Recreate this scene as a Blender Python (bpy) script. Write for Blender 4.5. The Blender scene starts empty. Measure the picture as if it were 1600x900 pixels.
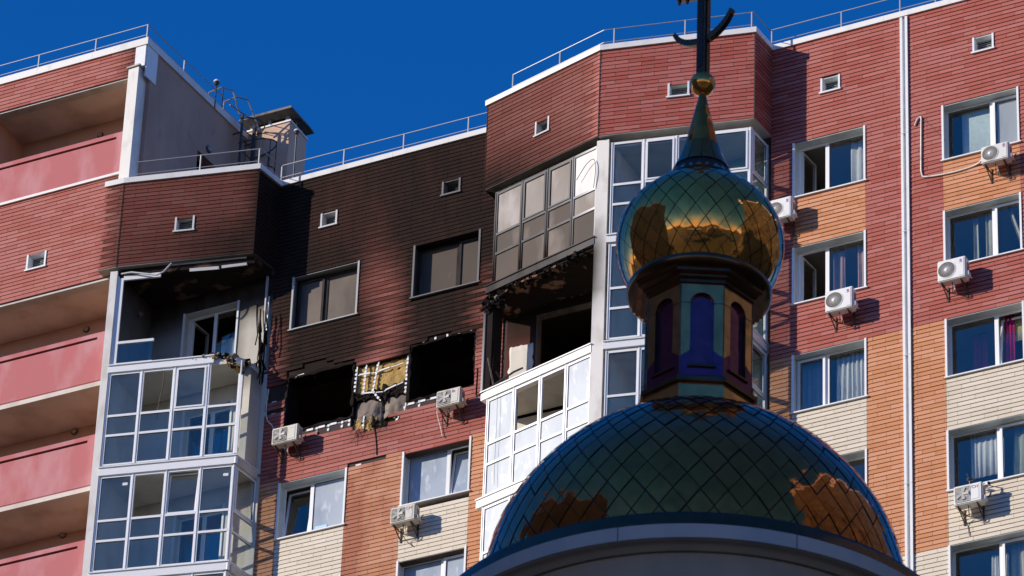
import bpy, bmesh, math, random
from math import sin, cos, radians as rad, pi, atan2, hypot, sqrt, tan
from mathutils import Vector, Matrix, noise
random.seed(7)
SC = bpy.context.scene
COL = SC.collection
# ------------------------------------------------------------------ camera
PITCH, ROLL = rad(33.98), rad(2.366)
CAMZ = 1.6
_f = Vector((0, cos(PITCH), sin(PITCH))); _u = Vector((0, -sin(PITCH), cos(PITCH))); _r = Vector((1, 0, 0))
RT = cos(ROLL)*_r + sin(ROLL)*_u
UP = -sin(ROLL)*_r + cos(ROLL)*_u
cam_d = bpy.data.cameras.new("camera"); cam = bpy.data.objects.new("camera", cam_d); COL.objects.link(cam)
cam.matrix_world = Matrix((( RT.x, UP.x, -_f.x, 0), (RT.y, UP.y, -_f.y, 0), (RT.z, UP.z, -_f.z, CAMZ), (0, 0, 0, 1)))
cam_d.sensor_width = 36; cam_d.lens = 180; cam_d.clip_start = 0.5; cam_d.clip_end = 6000
cam_d.dof.use_dof = True; cam_d.dof.focus_distance = 111; cam_d.dof.aperture_fstop = 5.6
SC.camera = cam
# ------------------------------------------------------------------ sky, sun, exposure
SUN = Vector((0.9045, 0.2205, -0.3649)).normalized()          # direction the light travels
W = bpy.data.worlds.new("World"); SC.world = W; W.use_nodes = True
nt = W.node_tree; nt.nodes.clear()
sky = nt.nodes.new('ShaderNodeTexSky'); sky.sky_type = 'NISHITA'; sky.sun_disc = False
sky.sun_elevation = math.asin(-SUN.z); sky.sun_rotation = atan2(-SUN.x, -SUN.y) % (2*pi)
sky.altitude = 200; sky.air_density = 1.0; sky.dust_density = 0.05; sky.ozone_density = 3.0
tint = nt.nodes.new('ShaderNodeMix'); tint.data_type = 'RGBA'; tint.blend_type = 'MULTIPLY'; tint.inputs[0].default_value = 1
tint.inputs[7].default_value = (1.30, 1.14, 1.66, 1)
hsv = nt.nodes.new('ShaderNodeHueSaturation'); hsv.inputs['Saturation'].default_value = 1.37
bg = nt.nodes.new('ShaderNodeBackground'); bg.inputs[1].default_value = 0.10
wo = nt.nodes.new('ShaderNodeOutputWorld')
nt.links.new(sky.outputs[0], hsv.inputs['Color']); nt.links.new(hsv.outputs[0], tint.inputs[6]); nt.links.new(tint.outputs[2], bg.inputs[0]); nt.links.new(bg.outputs[0], wo.inputs[0])
sun_d = bpy.data.lights.new("sun", 'SUN'); sun_d.energy = 5.0; sun_d.angle = rad(0.53); sun_d.color = (1.0, 0.905, 0.765)
sun = bpy.data.objects.new("sun", sun_d); COL.objects.link(sun)
sun.rotation_euler = SUN.to_track_quat('-Z', 'Y').to_euler(); sun.location = (-60, 0, 90)
VS = SC.view_settings; VS.view_transform = 'Standard'; VS.look = 'None'; VS.exposure = 0.0; VS.gamma = 1.0; VS.use_curve_mapping = False
SC.cycles.max_bounces = 8; SC.cycles.glossy_bounces = 4; SC.cycles.transparent_max_bounces = 12
SC.cycles.caustics_reflective = False; SC.cycles.caustics_refractive = False

# ------------------------------------------------------------------ materials
def mat(name, col, rough=0.7, metal=0.0, spec=0.5, var=0.0, mottle=None, soot=True, bump=None, emit=None):
    """Principled with per-piece variation, mottling in object space and a soot stain (with some painted shade) read from the mesh."""
    m = bpy.data.materials.new(name); m.use_nodes = True
    n = m.node_tree.nodes; l = m.node_tree.links
    p = n['Principled BSDF']; p.inputs['Roughness'].default_value = rough; p.inputs['Metallic'].default_value = metal
    p.inputs['Specular IOR Level'].default_value = spec
    rgb = n.new('ShaderNodeRGB'); rgb.outputs[0].default_value = (*col, 1); cur = rgb.outputs[0]
    tc = n.new('ShaderNodeTexCoord'); geo = n.new('ShaderNodeNewGeometry')
    def mix(a, b, fac, mode='MIX'):
        x = n.new('ShaderNodeMix'); x.data_type = 'RGBA'; x.blend_type = mode
        l.new(a, x.inputs[6])
        if isinstance(b, tuple): x.inputs[7].default_value = (*b, 1)
        else: l.new(b, x.inputs[7])
        if isinstance(fac, float): x.inputs[0].default_value = fac
        else: l.new(fac, x.inputs[0])
        return x.outputs[2]
    def ramp(src, a, b, c0=0.0, c1=1.0):
        r = n.new('ShaderNodeMapRange'); r.inputs[1].default_value = a; r.inputs[2].default_value = b
        r.inputs[3].default_value = c0; r.inputs[4].default_value = c1; l.new(src, r.inputs[0]); return r.outputs[0]
    if var:
        oi = n.new('ShaderNodeObjectInfo'); at = n.new('ShaderNodeAttribute'); at.attribute_name = 'rnd'
        ad = n.new('ShaderNodeMath'); ad.operation = 'ADD'; l.new(oi.outputs['Random'], ad.inputs[0]); l.new(at.outputs['Fac'], ad.inputs[1])
        fr = n.new('ShaderNodeMath'); fr.operation = 'FRACT'; l.new(ad.outputs[0], fr.inputs[0])
        hs = n.new('ShaderNodeHueSaturation'); l.new(cur, hs.inputs['Color'])
        l.new(ramp(fr.outputs[0], 0, 1, 1-var, 1+var), hs.inputs['Value'])
        l.new(ramp(fr.outputs[0], 1, 0, 1-var*0.8, 1+var*0.8), hs.inputs['Saturation']); cur = hs.outputs[0]
    if mottle:
        for (col2, scale, lo, hi, amt) in mottle:
            t = n.new('ShaderNodeTexNoise'); t.inputs['Scale'].default_value = scale; t.inputs['Detail'].default_value = 6
            mp = n.new('ShaderNodeMapping'); mp.inputs['Scale'].default_value = (1, 1, 0.45)
            l.new(geo.outputs['Position'], mp.inputs[0]); l.new(mp.outputs[0], t.inputs[0])
            cur = mix(cur, col2, ramp(t.outputs[0], lo, hi, 0, amt))
    if soot:
        sa = n.new('ShaderNodeAttribute'); sa.attribute_name = 'soot'
        t = n.new('ShaderNodeTexNoise'); t.inputs['Scale'].default_value = 1.7; t.inputs['Detail'].default_value = 7; t.inputs['Roughness'].default_value = 0.6
        mp = n.new('ShaderNodeMapping'); mp.inputs['Scale'].default_value = (1.6, 1.6, 0.6)
        l.new(geo.outputs['Position'], mp.inputs[0]); l.new(mp.outputs[0], t.inputs[0])
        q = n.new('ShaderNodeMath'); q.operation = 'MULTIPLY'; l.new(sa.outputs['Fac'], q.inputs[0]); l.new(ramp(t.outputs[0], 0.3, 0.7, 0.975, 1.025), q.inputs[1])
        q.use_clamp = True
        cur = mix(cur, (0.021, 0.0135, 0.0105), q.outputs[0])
        rr = ramp(q.outputs[0], 0, 1, rough, 0.9); l.new(rr, p.inputs['Roughness'])
        if metal < 0.5:
            l.new(ramp(q.outputs[0], 0, 1, spec, 0.08), p.inputs['Specular IOR Level'])
    l.new(cur, p.inputs['Base Color'])
    if bump:
        t = n.new('ShaderNodeTexNoise'); t.inputs['Scale'].default_value = bump[0]; t.inputs['Detail'].default_value = 5
        l.new(geo.outputs['Position'], t.inputs[0])
        b = n.new('ShaderNodeBump'); b.inputs['Strength'].default_value = bump[1]; b.inputs['Distance'].default_value = bump[2]
        l.new(t.outputs[0], b.inputs['Height']); l.new(b.outputs[0], p.inputs['Normal'])
    return m

def glass_mat(name, tintc=(0.93, 0.95, 0.95), refl=0.10, rough=0.02, bumpiness=0.0):
    m = bpy.data.materials.new(name); m.use_nodes = True
    n = m.node_tree.nodes; l = m.node_tree.links; n.clear()
    tr = n.new('ShaderNodeBsdfTransparent'); tr.inputs[0].default_value = (*tintc, 1)
    gl = n.new('ShaderNodeBsdfGlossy'); gl.inputs['Roughness'].default_value = rough; gl.inputs[0].default_value = (1.0, 0.88, 0.72, 1)
    fr = n.new('ShaderNodeMath'); fr.operation = 'POWER'; fr.inputs[1].default_value = 4.0; lw = n.new('ShaderNodeLayerWeight'); lw.inputs[0].default_value = 0.5; l.new(lw.outputs['Facing'], fr.inputs[0])
    r = n.new('ShaderNodeMapRange'); r.inputs[3].default_value = refl; r.inputs[4].default_value = 0.95
    mx = n.new('ShaderNodeMixShader'); o = n.new('ShaderNodeOutputMaterial')
    l.new(fr.outputs[0], r.inputs[0]); l.new(r.outputs[0], mx.inputs[0]); l.new(tr.outputs[0], mx.inputs[1]); l.new(gl.outputs[0], mx.inputs[2]); l.new(mx.outputs[0], o.inputs[0])
    return m

RED = (0.375, 0.103, 0.076)
M = {
 'red':   mat('red_cladding', RED, 0.55, spec=0.35, var=0.10, mottle=[((0.45, 0.145, 0.11), 0.9, 0.5, 0.75, 0.3)]),
 'orange':mat('orange_cladding', (0.56, 0.245, 0.115), 0.55, spec=0.35, var=0.07, mottle=[((0.30, 0.11, 0.05), 1.1, 0.58, 0.75, 0.35)]),
 'orange_stained': mat('stained_orange_cladding', (0.47, 0.20, 0.10), 0.55, spec=0.35, var=0.09, mottle=[((0.30, 0.075, 0.03), 1.6, 0.42, 0.62, 0.75)]),
 'cream': mat('cream_cladding', (0.66, 0.58, 0.46), 0.55, spec=0.35, var=0.05, mottle=[((0.45, 0.36, 0.22), 0.8, 0.55, 0.72, 0.35)]),
 'joint': mat('joint_shadow', (0.055, 0.035, 0.03), 0.9),
 'lightjoint': mat('cream_joint', (0.20, 0.14, 0.09), 0.9),
 'coping':mat('white_coping', (0.78, 0.76, 0.72), 0.45, mottle=[((0.55, 0.52, 0.47), 3, 0.55, 0.7, 0.5)]),
 'white': mat('white_trim', (0.80, 0.80, 0.79), 0.35, mottle=[((0.62, 0.60, 0.56), 4, 0.56, 0.72, 0.35)]),
 'pvc':   mat('white_pvc', (0.86, 0.855, 0.84), 0.3),
 'reveal':mat('grey_reveal', (0.60, 0.63, 0.62), 0.35, mottle=[((0.42, 0.44, 0.43), 5, 0.5, 0.7, 0.5)]),
 'soffit':mat('soffit', (0.52, 0.50, 0.45), 0.7, mottle=[((0.33, 0.30, 0.26), 2.5, 0.45, 0.7, 0.6)]),
 'pink':  mat('pink_plaster', (0.46, 0.135, 0.135), 0.85, bump=(60, 0.2, 0.004), mottle=[((0.52, 0.23, 0.235), 1.3, 0.46, 0.60, 0.85), ((0.52, 0.12, 0.12), 3.0, 0.56, 0.70, 0.4)]),
 'pinkdark': mat('dark_groove', (0.10, 0.02, 0.02), 0.9),
 'beige': mat('beige_ceiling', (0.68, 0.60, 0.52), 0.85, bump=(50, 0.2, 0.003), mottle=[((0.36, 0.26, 0.19), 1.2, 0.45, 0.7, 0.6)]),
 'peach': mat('peach_wall', (0.52, 0.31, 0.21), 0.85, mottle=[((0.42, 0.22, 0.14), 1.6, 0.5, 0.75, 0.5)]),
 'shadowed': mat('shaded_peach_render', (0.44, 0.29, 0.22), 0.9, bump=(80, 0.3, 0.004), mottle=[((0.30, 0.19, 0.145), 0.9, 0.42, 0.68, 0.65), ((0.20, 0.15, 0.14), 5, 0.62, 0.75, 0.4)]),  # end wall: the chimney's peach render darkened, shade put into the colour
 'pillar':mat('whitewashed_pillar', (0.80, 0.76, 0.70), 0.75, bump=(40, 0.3, 0.004), mottle=[((0.56, 0.50, 0.42), 3.2, 0.50, 0.68, 0.6)]),
 'plaster':mat('pale_plaster', (0.66, 0.62, 0.54), 0.85, mottle=[((0.42, 0.37, 0.30), 2.0, 0.5, 0.7, 0.5)]),
 'concrete': mat('scorched_concrete', (0.27, 0.215, 0.17), 0.9, bump=(14, 0.5, 0.03), mottle=[((0.10, 0.075, 0.06), 2.2, 0.42, 0.66, 0.85), ((0.42, 0.36, 0.30), 6, 0.60, 0.75, 0.5)]),
 'wool':  mat('yellow_insulation', (0.40, 0.255, 0.075), 0.95, bump=(18, 0.8, 0.03), mottle=[((0.22, 0.12, 0.03), 4.5, 0.46, 0.66, 0.8), ((0.56, 0.40, 0.15), 9, 0.55, 0.7, 0.5)]),
 'char':  mat('charred', (0.018, 0.014, 0.012), 0.95, spec=0.05, mottle=[((0.03, 0.02, 0.017), 3, 0.5, 0.7, 0.5)]),
 'charroom': mat('burnt_room', (0.14, 0.085, 0.070), 0.95, spec=0.05, mottle=[((0.015, 0.012, 0.012), 1.2, 0.45, 0.65, 0.9)]),
 'peel':  mat('charred_peeling_ceiling', (0.02, 0.015, 0.013), 0.95, spec=0.05, bump=(9, 0.8, 0.04), mottle=[((0.30, 0.17, 0.11), 2.3, 0.56, 0.62, 0.8)]),
 'room':  mat('room_wall', (0.34, 0.31, 0.28), 0.9),
 'roof':  mat('roof_felt', (0.12, 0.12, 0.12), 0.9),
 'steel': mat('galvanised_steel', (0.30, 0.30, 0.31), 0.5, metal=0.5, soot=False),
 'dark':  mat('dark_steel', (0.05, 0.05, 0.055), 0.5, metal=0.3, soot=False),
 'rust':  mat('rusty_bracket', (0.11, 0.065, 0.045), 0.7, mottle=[((0.03, 0.025, 0.02), 20, 0.45, 0.6, 0.8)], soot=False),
 'acw':   mat('white_enamel', (0.80, 0.79, 0.75), 0.35, mottle=[((0.58, 0.54, 0.46), 6, 0.58, 0.74, 0.5)], soot=False),
 'acw2':  mat('greying_enamel', (0.70, 0.68, 0.63), 0.45, mottle=[((0.44, 0.40, 0.33), 5, 0.52, 0.70, 0.6)], soot=False),
 'acg':   mat('yellowed_enamel', (0.60, 0.57, 0.49), 0.45, mottle=[((0.34, 0.28, 0.20), 7, 0.52, 0.70, 0.7)], soot=False),
 'grille':mat('grey_grille', (0.42, 0.40, 0.37), 0.5, soot=False),
 'acin':  mat('fan_shadow', (0.10, 0.09, 0.08), 0.8, soot=False),
 'coil':  mat('condenser_coil', (0.16, 0.20, 0.26), 0.5, metal=0.4, soot=False),
 'blue':  mat('blue_print', (0.05, 0.12, 0.45), 0.5, soot=False),
 'redp':  mat('red_print', (0.65, 0.06, 0.08), 0.5, soot=False),
 'cable': mat('black_cable', (0.03, 0.03, 0.03), 0.6, soot=False),
 'pipe':  mat('white_hose', (0.74, 0.70, 0.64), 0.6, mottle=[((0.35, 0.3, 0.26), 9, 0.5, 0.7, 0.6)], soot=False),
 'glass': glass_mat('window_glass'),
 'glassc':glass_mat('clear_glass', (0.96, 0.97, 0.97), 0.06),
 'glassb':glass_mat('balcony_glass', (0.88, 0.92, 0.92), 0.09),
 'sooty': mat('soot_filmed_glass', (0.085, 0.064, 0.050), 0.6, spec=0.15, mottle=[((0.07, 0.055, 0.045), 1.1, 0.45, 0.66, 0.8), ((0.27, 0.22, 0.19), 1.6, 0.56, 0.74, 0.6)]),
 'sooty1': mat('smoked_glass', (0.15, 0.118, 0.092), 0.55, spec=0.2, mottle=[((0.075, 0.058, 0.046), 1.1, 0.42, 0.62, 0.85), ((0.24, 0.20, 0.165), 1.4, 0.58, 0.72, 0.5)]),
 'sooty2': mat('brown_filmed_glass', (0.21, 0.18, 0.16), 0.5, spec=0.3, mottle=[((0.15, 0.115, 0.095), 1.0, 0.42, 0.62, 0.85), ((0.46, 0.42, 0.40), 1.3, 0.56, 0.74, 0.6)]),
 'misty': mat('grimy_whitened_glass', (0.36, 0.41, 0.47), 0.3, spec=0.5, mottle=[((0.22, 0.28, 0.36), 1.4, 0.45, 0.64, 0.8), ((0.74, 0.76, 0.78), 6, 0.56, 0.74, 0.6)]),
 'film':  mat('frosted_film', (0.60, 0.58, 0.55), 0.35, spec=0.6, mottle=[((0.36, 0.33, 0.32), 1.6, 0.48, 0.68, 0.7)]),
}
def cloth(name, col, trans=0.35, stripe=None):
    m = bpy.data.materials.new(name); m.use_nodes = True
    n = m.node_tree.nodes; l = m.node_tree.links; n.clear()
    d = n.new('ShaderNodeBsdfDiffuse'); t = n.new('ShaderNodeBsdfTranslucent'); mx = n.new('ShaderNodeMixShader'); o = n.new('ShaderNodeOutputMaterial')
    tx = n.new('ShaderNodeTexNoise'); tx.inputs['Scale'].default_value = 14; g = n.new('ShaderNodeNewGeometry'); l.new(g.outputs['Position'], tx.inputs[0])
    c = n.new('ShaderNodeMix'); c.data_type = 'RGBA'; c.inputs[6].default_value = (*col, 1); c.inputs[7].default_value = (*[x*0.72 for x in col], 1); l.new(tx.outputs[0], c.inputs[0])
    l.new(c.outputs[2], d.inputs[0]); l.new(c.outputs[2], t.inputs[0])
    mx.inputs[0].default_value = trans; l.new(d.outputs[0], mx.inputs[1]); l.new(t.outputs[0], mx.inputs[2]); l.new(mx.outputs[0], o.inputs[0])
    return m
M['cl_white'] = cloth('white_curtain', (0.86, 0.87, 0.84), 0.25)
M['cl_cream'] = cloth('cream_curtain', (0.72, 0.70, 0.58))
M['cl_pink'] = cloth('pink_patterned_curtain', (0.72, 0.50, 0.46))
M['cl_mag'] = cloth('magenta_curtain', (0.62, 0.03, 0.22))
M['cl_mint'] = cloth('mint_blind', (0.78, 0.90, 0.86), 0.1)
M['cl_lemon'] = cloth('lemon_blind', (0.74, 0.68, 0.34), 0.3)
M['cl_blue'] = cloth('blue_grey_net', (0.42, 0.50, 0.62))
M['cl_green'] = cloth('grey_green_curtain', (0.52, 0.58, 0.46))

# ------------------------------------------------------------------ mesh helpers
BO = Vector((6.9029459, 91.4973534, 0.0)); YA = rad(-27.6)      # building origin and yaw: x = along the facade, y = into the building
BM = Matrix.Translation(BO) @ Matrix.Rotation(YA, 4, 'Z')
class Fr:
    """A vertical face: t along it, d outwards from it, z up, in building space."""
    def __init__(s, x, y, ang=0.0, shear=None): s.x, s.y, s.a, s.sh = x, y, ang, shear
    def P(s, t, d, z):
        if s.sh: d = d - s.sh[0]*(z - s.sh[1])
        return (s.x + t*cos(s.a) + d*sin(s.a), s.y + t*sin(s.a) - d*cos(s.a), z)
    def off(s, t=0, d=0): p = s.P(t, d, 0); return Fr(p[0], p[1], s.a)
def fr2(p, q, inset=0.0):       # from (s,o) to (s,o): o is out of the main plane
    a = atan2(-(q[1]-p[1]), q[0]-p[0]); f = Fr(p[0], -p[1], a); return f.off(0, -inset), hypot(q[0]-p[0], q[1]-p[1])
WORLD = Fr(0, 0, 0)
class MB:
    def __init__(s, sootfn=None): s.v = []; s.f = []; s.m = []; s.r = []; s.sf = sootfn; s.mats = []; s.smooth = False
    def mi(s, m):
        if m not in s.mats: s.mats.append(m)
        return s.mats.index(m)
    def quad(s, pts, m, rnd=None):
        b = len(s.v); s.v += [tuple(p) for p in pts]; s.f.append(tuple(range(b, b+len(pts)))); s.m.append(s.mi(m)); s.r.append(random.random() if rnd is None else rnd)
    def hexa(s, P, m, skip=()):
        """P: 8 points, bottom ring 0-3 then top ring 4-7 (front-left, front-right, back-right, back-left)"""
        b = len(s.v); s.v += [tuple(p) for p in P]; r = random.random(); k = s.mi(m)
        for i, q in enumerate(((0, 1, 5, 4), (1, 2, 6, 5), (2, 3, 7, 6), (3, 0, 4, 7), (4, 5, 6, 7), (3, 2, 1, 0))):
            if i in skip: continue
            s.f.append(tuple(b+j for j in q)); s.m.append(k); s.r.append(r)
    def box(s, F, t0, t1, d0, d1, z0, z1, m, skip=(), lap=0.0):
        """d1 is the outer side; lap pushes the lower outer edge further out"""
        s.hexa([F.P(t0, d1+lap, z0), F.P(t1, d1+lap, z0), F.P(t1, d0, z0), F.P(t0, d0, z0), F.P(t0, d1, z1), F.P(t1, d1, z1), F.P(t1, d0, z1), F.P(t0, d0, z1)], m, skip)
    def tube(s, a, b, r, m, n=6, r2=None, cap=True):
        a = Vector(a); b = Vector(b); d = (b-a)
        if d.length < 1e-6: return
        d.normalize(); u = d.orthogonal().normalized(); w = d.cross(u); r2 = r if r2 is None else r2
        k = len(s.v); q = random.random(); mi = s.mi(m)
        for c, rr in ((a, r), (b, r2)):
            for i in range(n):
                an = 2*pi*i/n; s.v.append(tuple(c + u*cos(an)*rr + w*sin(an)*rr))
        for i in range(n):
            j = (i+1) % n; s.f.append((k+i, k+j, k+n+j, k+n+i)); s.m.append(mi); s.r.append(q)
        if cap:
            s.f.append(tuple(k+i for i in reversed(range(n)))); s.m.append(mi); s.r.append(q)
            s.f.append(tuple(k+n+i for i in range(n))); s.m.append(mi); s.r.append(q)
    def path(s, pts, r, m, n=6):
        for a, b in zip(pts, pts[1:]): s.tube(a, b, r, m, n)
    def lathe(s, prof, m, n=48, c=(0, 0, 0), a0=0.0, a1=2*pi):
        k = len(s.v); mi = s.mi(m); full = abs(a1-a0-2*pi) < 1e-6; nn = n if full else n+1
        for r, z in prof:
            for i in range(nn):
                an = a0 + (a1-a0)*i/n; s.v.append((c[0]+r*cos(an), c[1]+r*sin(an), c[2]+z))
        for j in range(len(prof)-1):
            for i in range(n):
                i2 = (i+1) % nn
                s.f.append((k+j*nn+i, k+j*nn+i2, k+(j+1)*nn+i2, k+(j+1)*nn+i)); s.m.append(mi); s.r.append(0.5)
    def poly_prism(s, pts, z0, z1, m):
        """pts counter-clockwise in plan (x,y)"""
        n = len(pts); s.quad([(x, y, z1) for x, y in pts], m); s.quad([(x, y, z0) for x, y in reversed(pts)], m)
        for i in range(n):
            (a, b), (c, d) = pts[i], pts[(i+1) % n]; s.quad([(a, b, z0), (c, d, z0), (c, d, z1), (a, b, z1)], m)
    def build(s, name, parent=None, smooth=False, loc=None, rotz=None, origin=None):
        me = bpy.data.meshes.new(name)
        vs = s.v
        if origin is not None: vs = [(x-origin[0], y-origin[1], z-origin[2]) for x, y, z in s.v]
        me.from_pydata(vs, [], s.f)
        for m in s.mats: me.materials.append(M[m] if isinstance(m, str) else m)
        me.polygons.foreach_set('material_index', s.m)
        at = me.attributes.new('rnd', 'FLOAT', 'FACE'); at.data.foreach_set('value', s.r)
        if s.sf:
            at = me.attributes.new('soot', 'FLOAT', 'POINT'); at.data.foreach_set('value', [min(1.0, max(0.0, s.sf(*p))) for p in s.v])
        if smooth: me.polygons.foreach_set('use_smooth', [True]*len(me.polygons))
        me.update()
        o = bpy.data.objects.new(name, me); COL.objects.link(o)
        if parent: o.parent = parent
        if origin is not None: o.location = origin
        if loc is not None: o.location = loc
        if rotz is not None: o.rotation_euler.z = rotz
        return o
def clean(o):
    bm = bmesh.new(); bm.from_mesh(o.data); bmesh.ops.remove_doubles(bm, verts=bm.verts, dist=1e-5); bmesh.ops.recalc_face_normals(bm, faces=bm.faces)
    bm.to_mesh(o.data); bm.free(); return o
def thing(name, label, cat, loc=(0, 0, 0), rotz=0.0, group=None):
    o = bpy.data.objects.new(name, None); COL.objects.link(o); o.location = loc; o.rotation_euler = (0, 0, rotz); o.empty_display_size = 0.3
    o['label'] = label; o['category'] = cat
    if group: o['group'] = group
    return o
def tag(o, label, cat, group=None):
    o['label'] = label; o['category'] = cat
    if group: o['group'] = group
    return o
def bloc(F, t, d, z):           # world place and yaw of a point on a face
    p = BM @ Vector(F.P(t, d, z)); return tuple(p), YA + F.a
def on_building(o):             # a top-level mesh written in building coordinates
    o.matrix_world = BM @ o.matrix_world; return o

# ------------------------------------------------------------------ ground
gb = MB(); gb.quad([(-3000, -3000, 0), (3000, -3000, 0), (3000, 3000, 0), (-3000, 3000, 0)], mat('ground', (0.07, 0.07, 0.065), 0.95, soot=False, mottle=[((0.05, 0.07, 0.03), 0.05, 0.45, 0.6, 0.9), ((0.18, 0.16, 0.13), 0.3, 0.5, 0.7, 0.5)]))
go = gb.build('ground'); go['kind'] = 'structure'

# ------------------------------------------------------------------ soot map (stain left by the fire) with painted shade beside the left bay, in building coordinates
def sm(x, a, b):
    t = min(1.0, max(0.0, (x-a)/(b-a))); return t*t*(3-2*t)
def band(x, a0, a1, b0, b1): return sm(x, a0, a1)*(1-sm(x, b0, b1))
def soot_shade_main(x, y, z):
    # plume over the left opening, plume over the right opening, paler strip between
    if z < 62.3: return 0.0
    lean = 0.35*sm(z, 66.5, 70)
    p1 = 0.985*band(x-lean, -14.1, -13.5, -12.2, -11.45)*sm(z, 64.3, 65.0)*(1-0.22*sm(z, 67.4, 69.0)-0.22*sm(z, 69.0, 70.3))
    p2 = 0.99*band(x, -11.15-0.9*sm(z, 66.3, 69.5), -10.55-0.5*sm(z, 66.3, 69.5), -8.55, -8.0)*sm(z, 64.2, 64.8)
    right = band(x, -8.85, -8.6, -7, -6)*(1-sm(z, 65.6, 67.2))
    p2 *= (1-0.85*right)*(1-0.14*sm(z, 68.3, 70.4))
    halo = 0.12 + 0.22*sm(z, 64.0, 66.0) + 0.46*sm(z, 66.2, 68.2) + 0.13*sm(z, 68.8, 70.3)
    lo = 0.92*band(x, -14.3, -13.7, -11.5, -11.0)*band(z, 64.7, 65.2, 66.0, 67.4)
    edge = 0.75*band(x, -14.0, -13.65, -11.9, -11.45)*band(z, 63.9, 64.4, 65, 65.3)
    drip = 0.45*band(x, -11.9, -11.6, -10.9, -10.6)*band(z, 62.5, 62.9, 63.2, 63.6)
    corner_shade = 0.93*(1-sm(x, -13.45, -13.05))*sm(z, 66.0, 66.8)  # the left bay's cast shadow, painted into the soot value
    g = 1-(1-p1)*(1-p2)*(1-halo)*(1-lo)*(1-corner_shade)
    return max(g, edge, drip)
def soot_b1(x, y, z):
    u = sm(x, -17.6, -14.3)
    return 0.62 + 0.10*u + 0.26*band(z, 65.2, 67.6, 68.4, 69.6)*(0.3+0.7*u)
def soot_b2c(x, y, z):
    u = 1-sm(x, -8.2, -5.1)
    base = 0.46 + 0.20*u + 0.36*(1-sm(z, 67.9, 69.6))*(0.35+0.65*u)
    return base if z > 65 else 0.0
def soot_shade_all(x, y, z):
    if x < -17.9: return 0.0
    if x < -14.26: return soot_b1(x, y, z)
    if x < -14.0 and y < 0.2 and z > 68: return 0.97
    if x < -8.3: return soot_shade_main(x, y, z)
    if x < -4.98: return soot_b2c(x, y, z)
    return 0.0

# ------------------------------------------------------------------ building
bld = thing('apartment_building', 'tall fire-damaged apartment block clad in red, orange and cream strips behind the golden dome', 'building', tuple(BO), YA)
ZG, RH = 62.10, 0.10788          # course grid
TL = 0.60
INDIV = []                       # full tiles that may become objects of their own
def walls(name, F, t0, t1, z0, z1, holes, m, d0=-0.34, d1=-0.03, soot=soot_shade_all):
    ts = sorted({t0, t1} | {min(max(h[i], t0), t1) for h in holes for i in (0, 1)})
    zs = sorted({z0, z1} | {min(max(h[i], z0), z1) for h in holes for i in (2, 3)})
    b = MB(soot)
    for za, zb in zip(zs, zs[1:]):
        run = None
        for ta, tb in list(zip(ts, ts[1:])) + [(None, None)]:
            solid = ta is not None and not any(h[0] <= (ta+tb)/2 <= h[1] and h[2] <= (za+zb)/2 <= h[3] for h in holes)
            if solid: run = (run[0], tb) if run else (ta, tb)
            elif run:
                n = max(1, int((run[1]-run[0])/0.8)); kz = max(1, int((zb-za)/1.2)) if za > 58 else 1
                if not soot or za < 58: n = 1
                for i in range(n):
                    for j in range(kz):
                        a = run[0]+(run[1]-run[0])*i/n; c = run[0]+(run[1]-run[0])*(i+1)/n
                        e = za+(zb-za)*j/kz; g = za+(zb-za)*(j+1)/kz
                        skip = []
                        if i > 0: skip.append(3)
                        if i < n-1: skip.append(1)
                        if j > 0: skip.append(5)
                        if j < kz-1: skip.append(4)
                        b.box(F, a, c, d0, d1, e, g, m, skip)
                run = None
    return b.build(name, bld)
def course_rows(z0, z1):
    k = math.floor((z0-ZG)/RH + 1e-6)
    while True:
        a = ZG + k*RH; c = a + RH
        if a >= z1 - 1e-4: break
        lo, hi = max(a, z0), min(c, z1)
        if hi-lo > 0.025: yield k, lo, hi
        k += 1
def tiles(F, t0, t1, z0, z1, holes, colfn, cuts, mb, ph=0.0, missing=None, indiv=False):
    for k, lo, hi in course_rows(z0, z1):
        zc = (lo+hi)/2
        blk = [(h[0], h[1]) for h in holes if h[2] < zc < h[3]]
        # joints of this course: half bond with the slight irregularity of the real panels
        off = ph + (TL/2 if k % 2 else 0) + (0.10 if (k//4) % 3 == 1 else 0.0)
        ed = set([t0, t1])
        x = t0 + (off % TL) - TL
        while x < t1:
            if x > t0: ed.add(x)
            x += TL
        for a, c in blk: ed.update((min(max(a, t0), t1), min(max(c, t0), t1)))
        for c in cuts:
            if t0 < c < t1 and colfn(c-0.01, zc) != colfn(c+0.01, zc): ed.add(c)
        ed = sorted(ed)
        # drop slivers next to plain joints
        for a, c in zip(ed, ed[1:]):
            if c-a < 0.012: continue
            tc = (a+c)/2
            if any(p <= tc <= q for p, q in blk): continue
            if missing and missing(tc, zc): continue
            col = colfn(tc, zc); gt = 0.0035; gz = 0.0058
            full = abs((c-a)-TL) < 1e-3 and hi-lo > RH-1e-3
            if indiv and full: INDIV.append((F, a, lo, col)); continue
            j = random.uniform(-0.0015, 0.0015)
            mb.box(F, a+gt, c-gt, -0.03, j, lo+gz, hi-gz+0.002, col, skip=(2,), lap=0.012)

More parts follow.
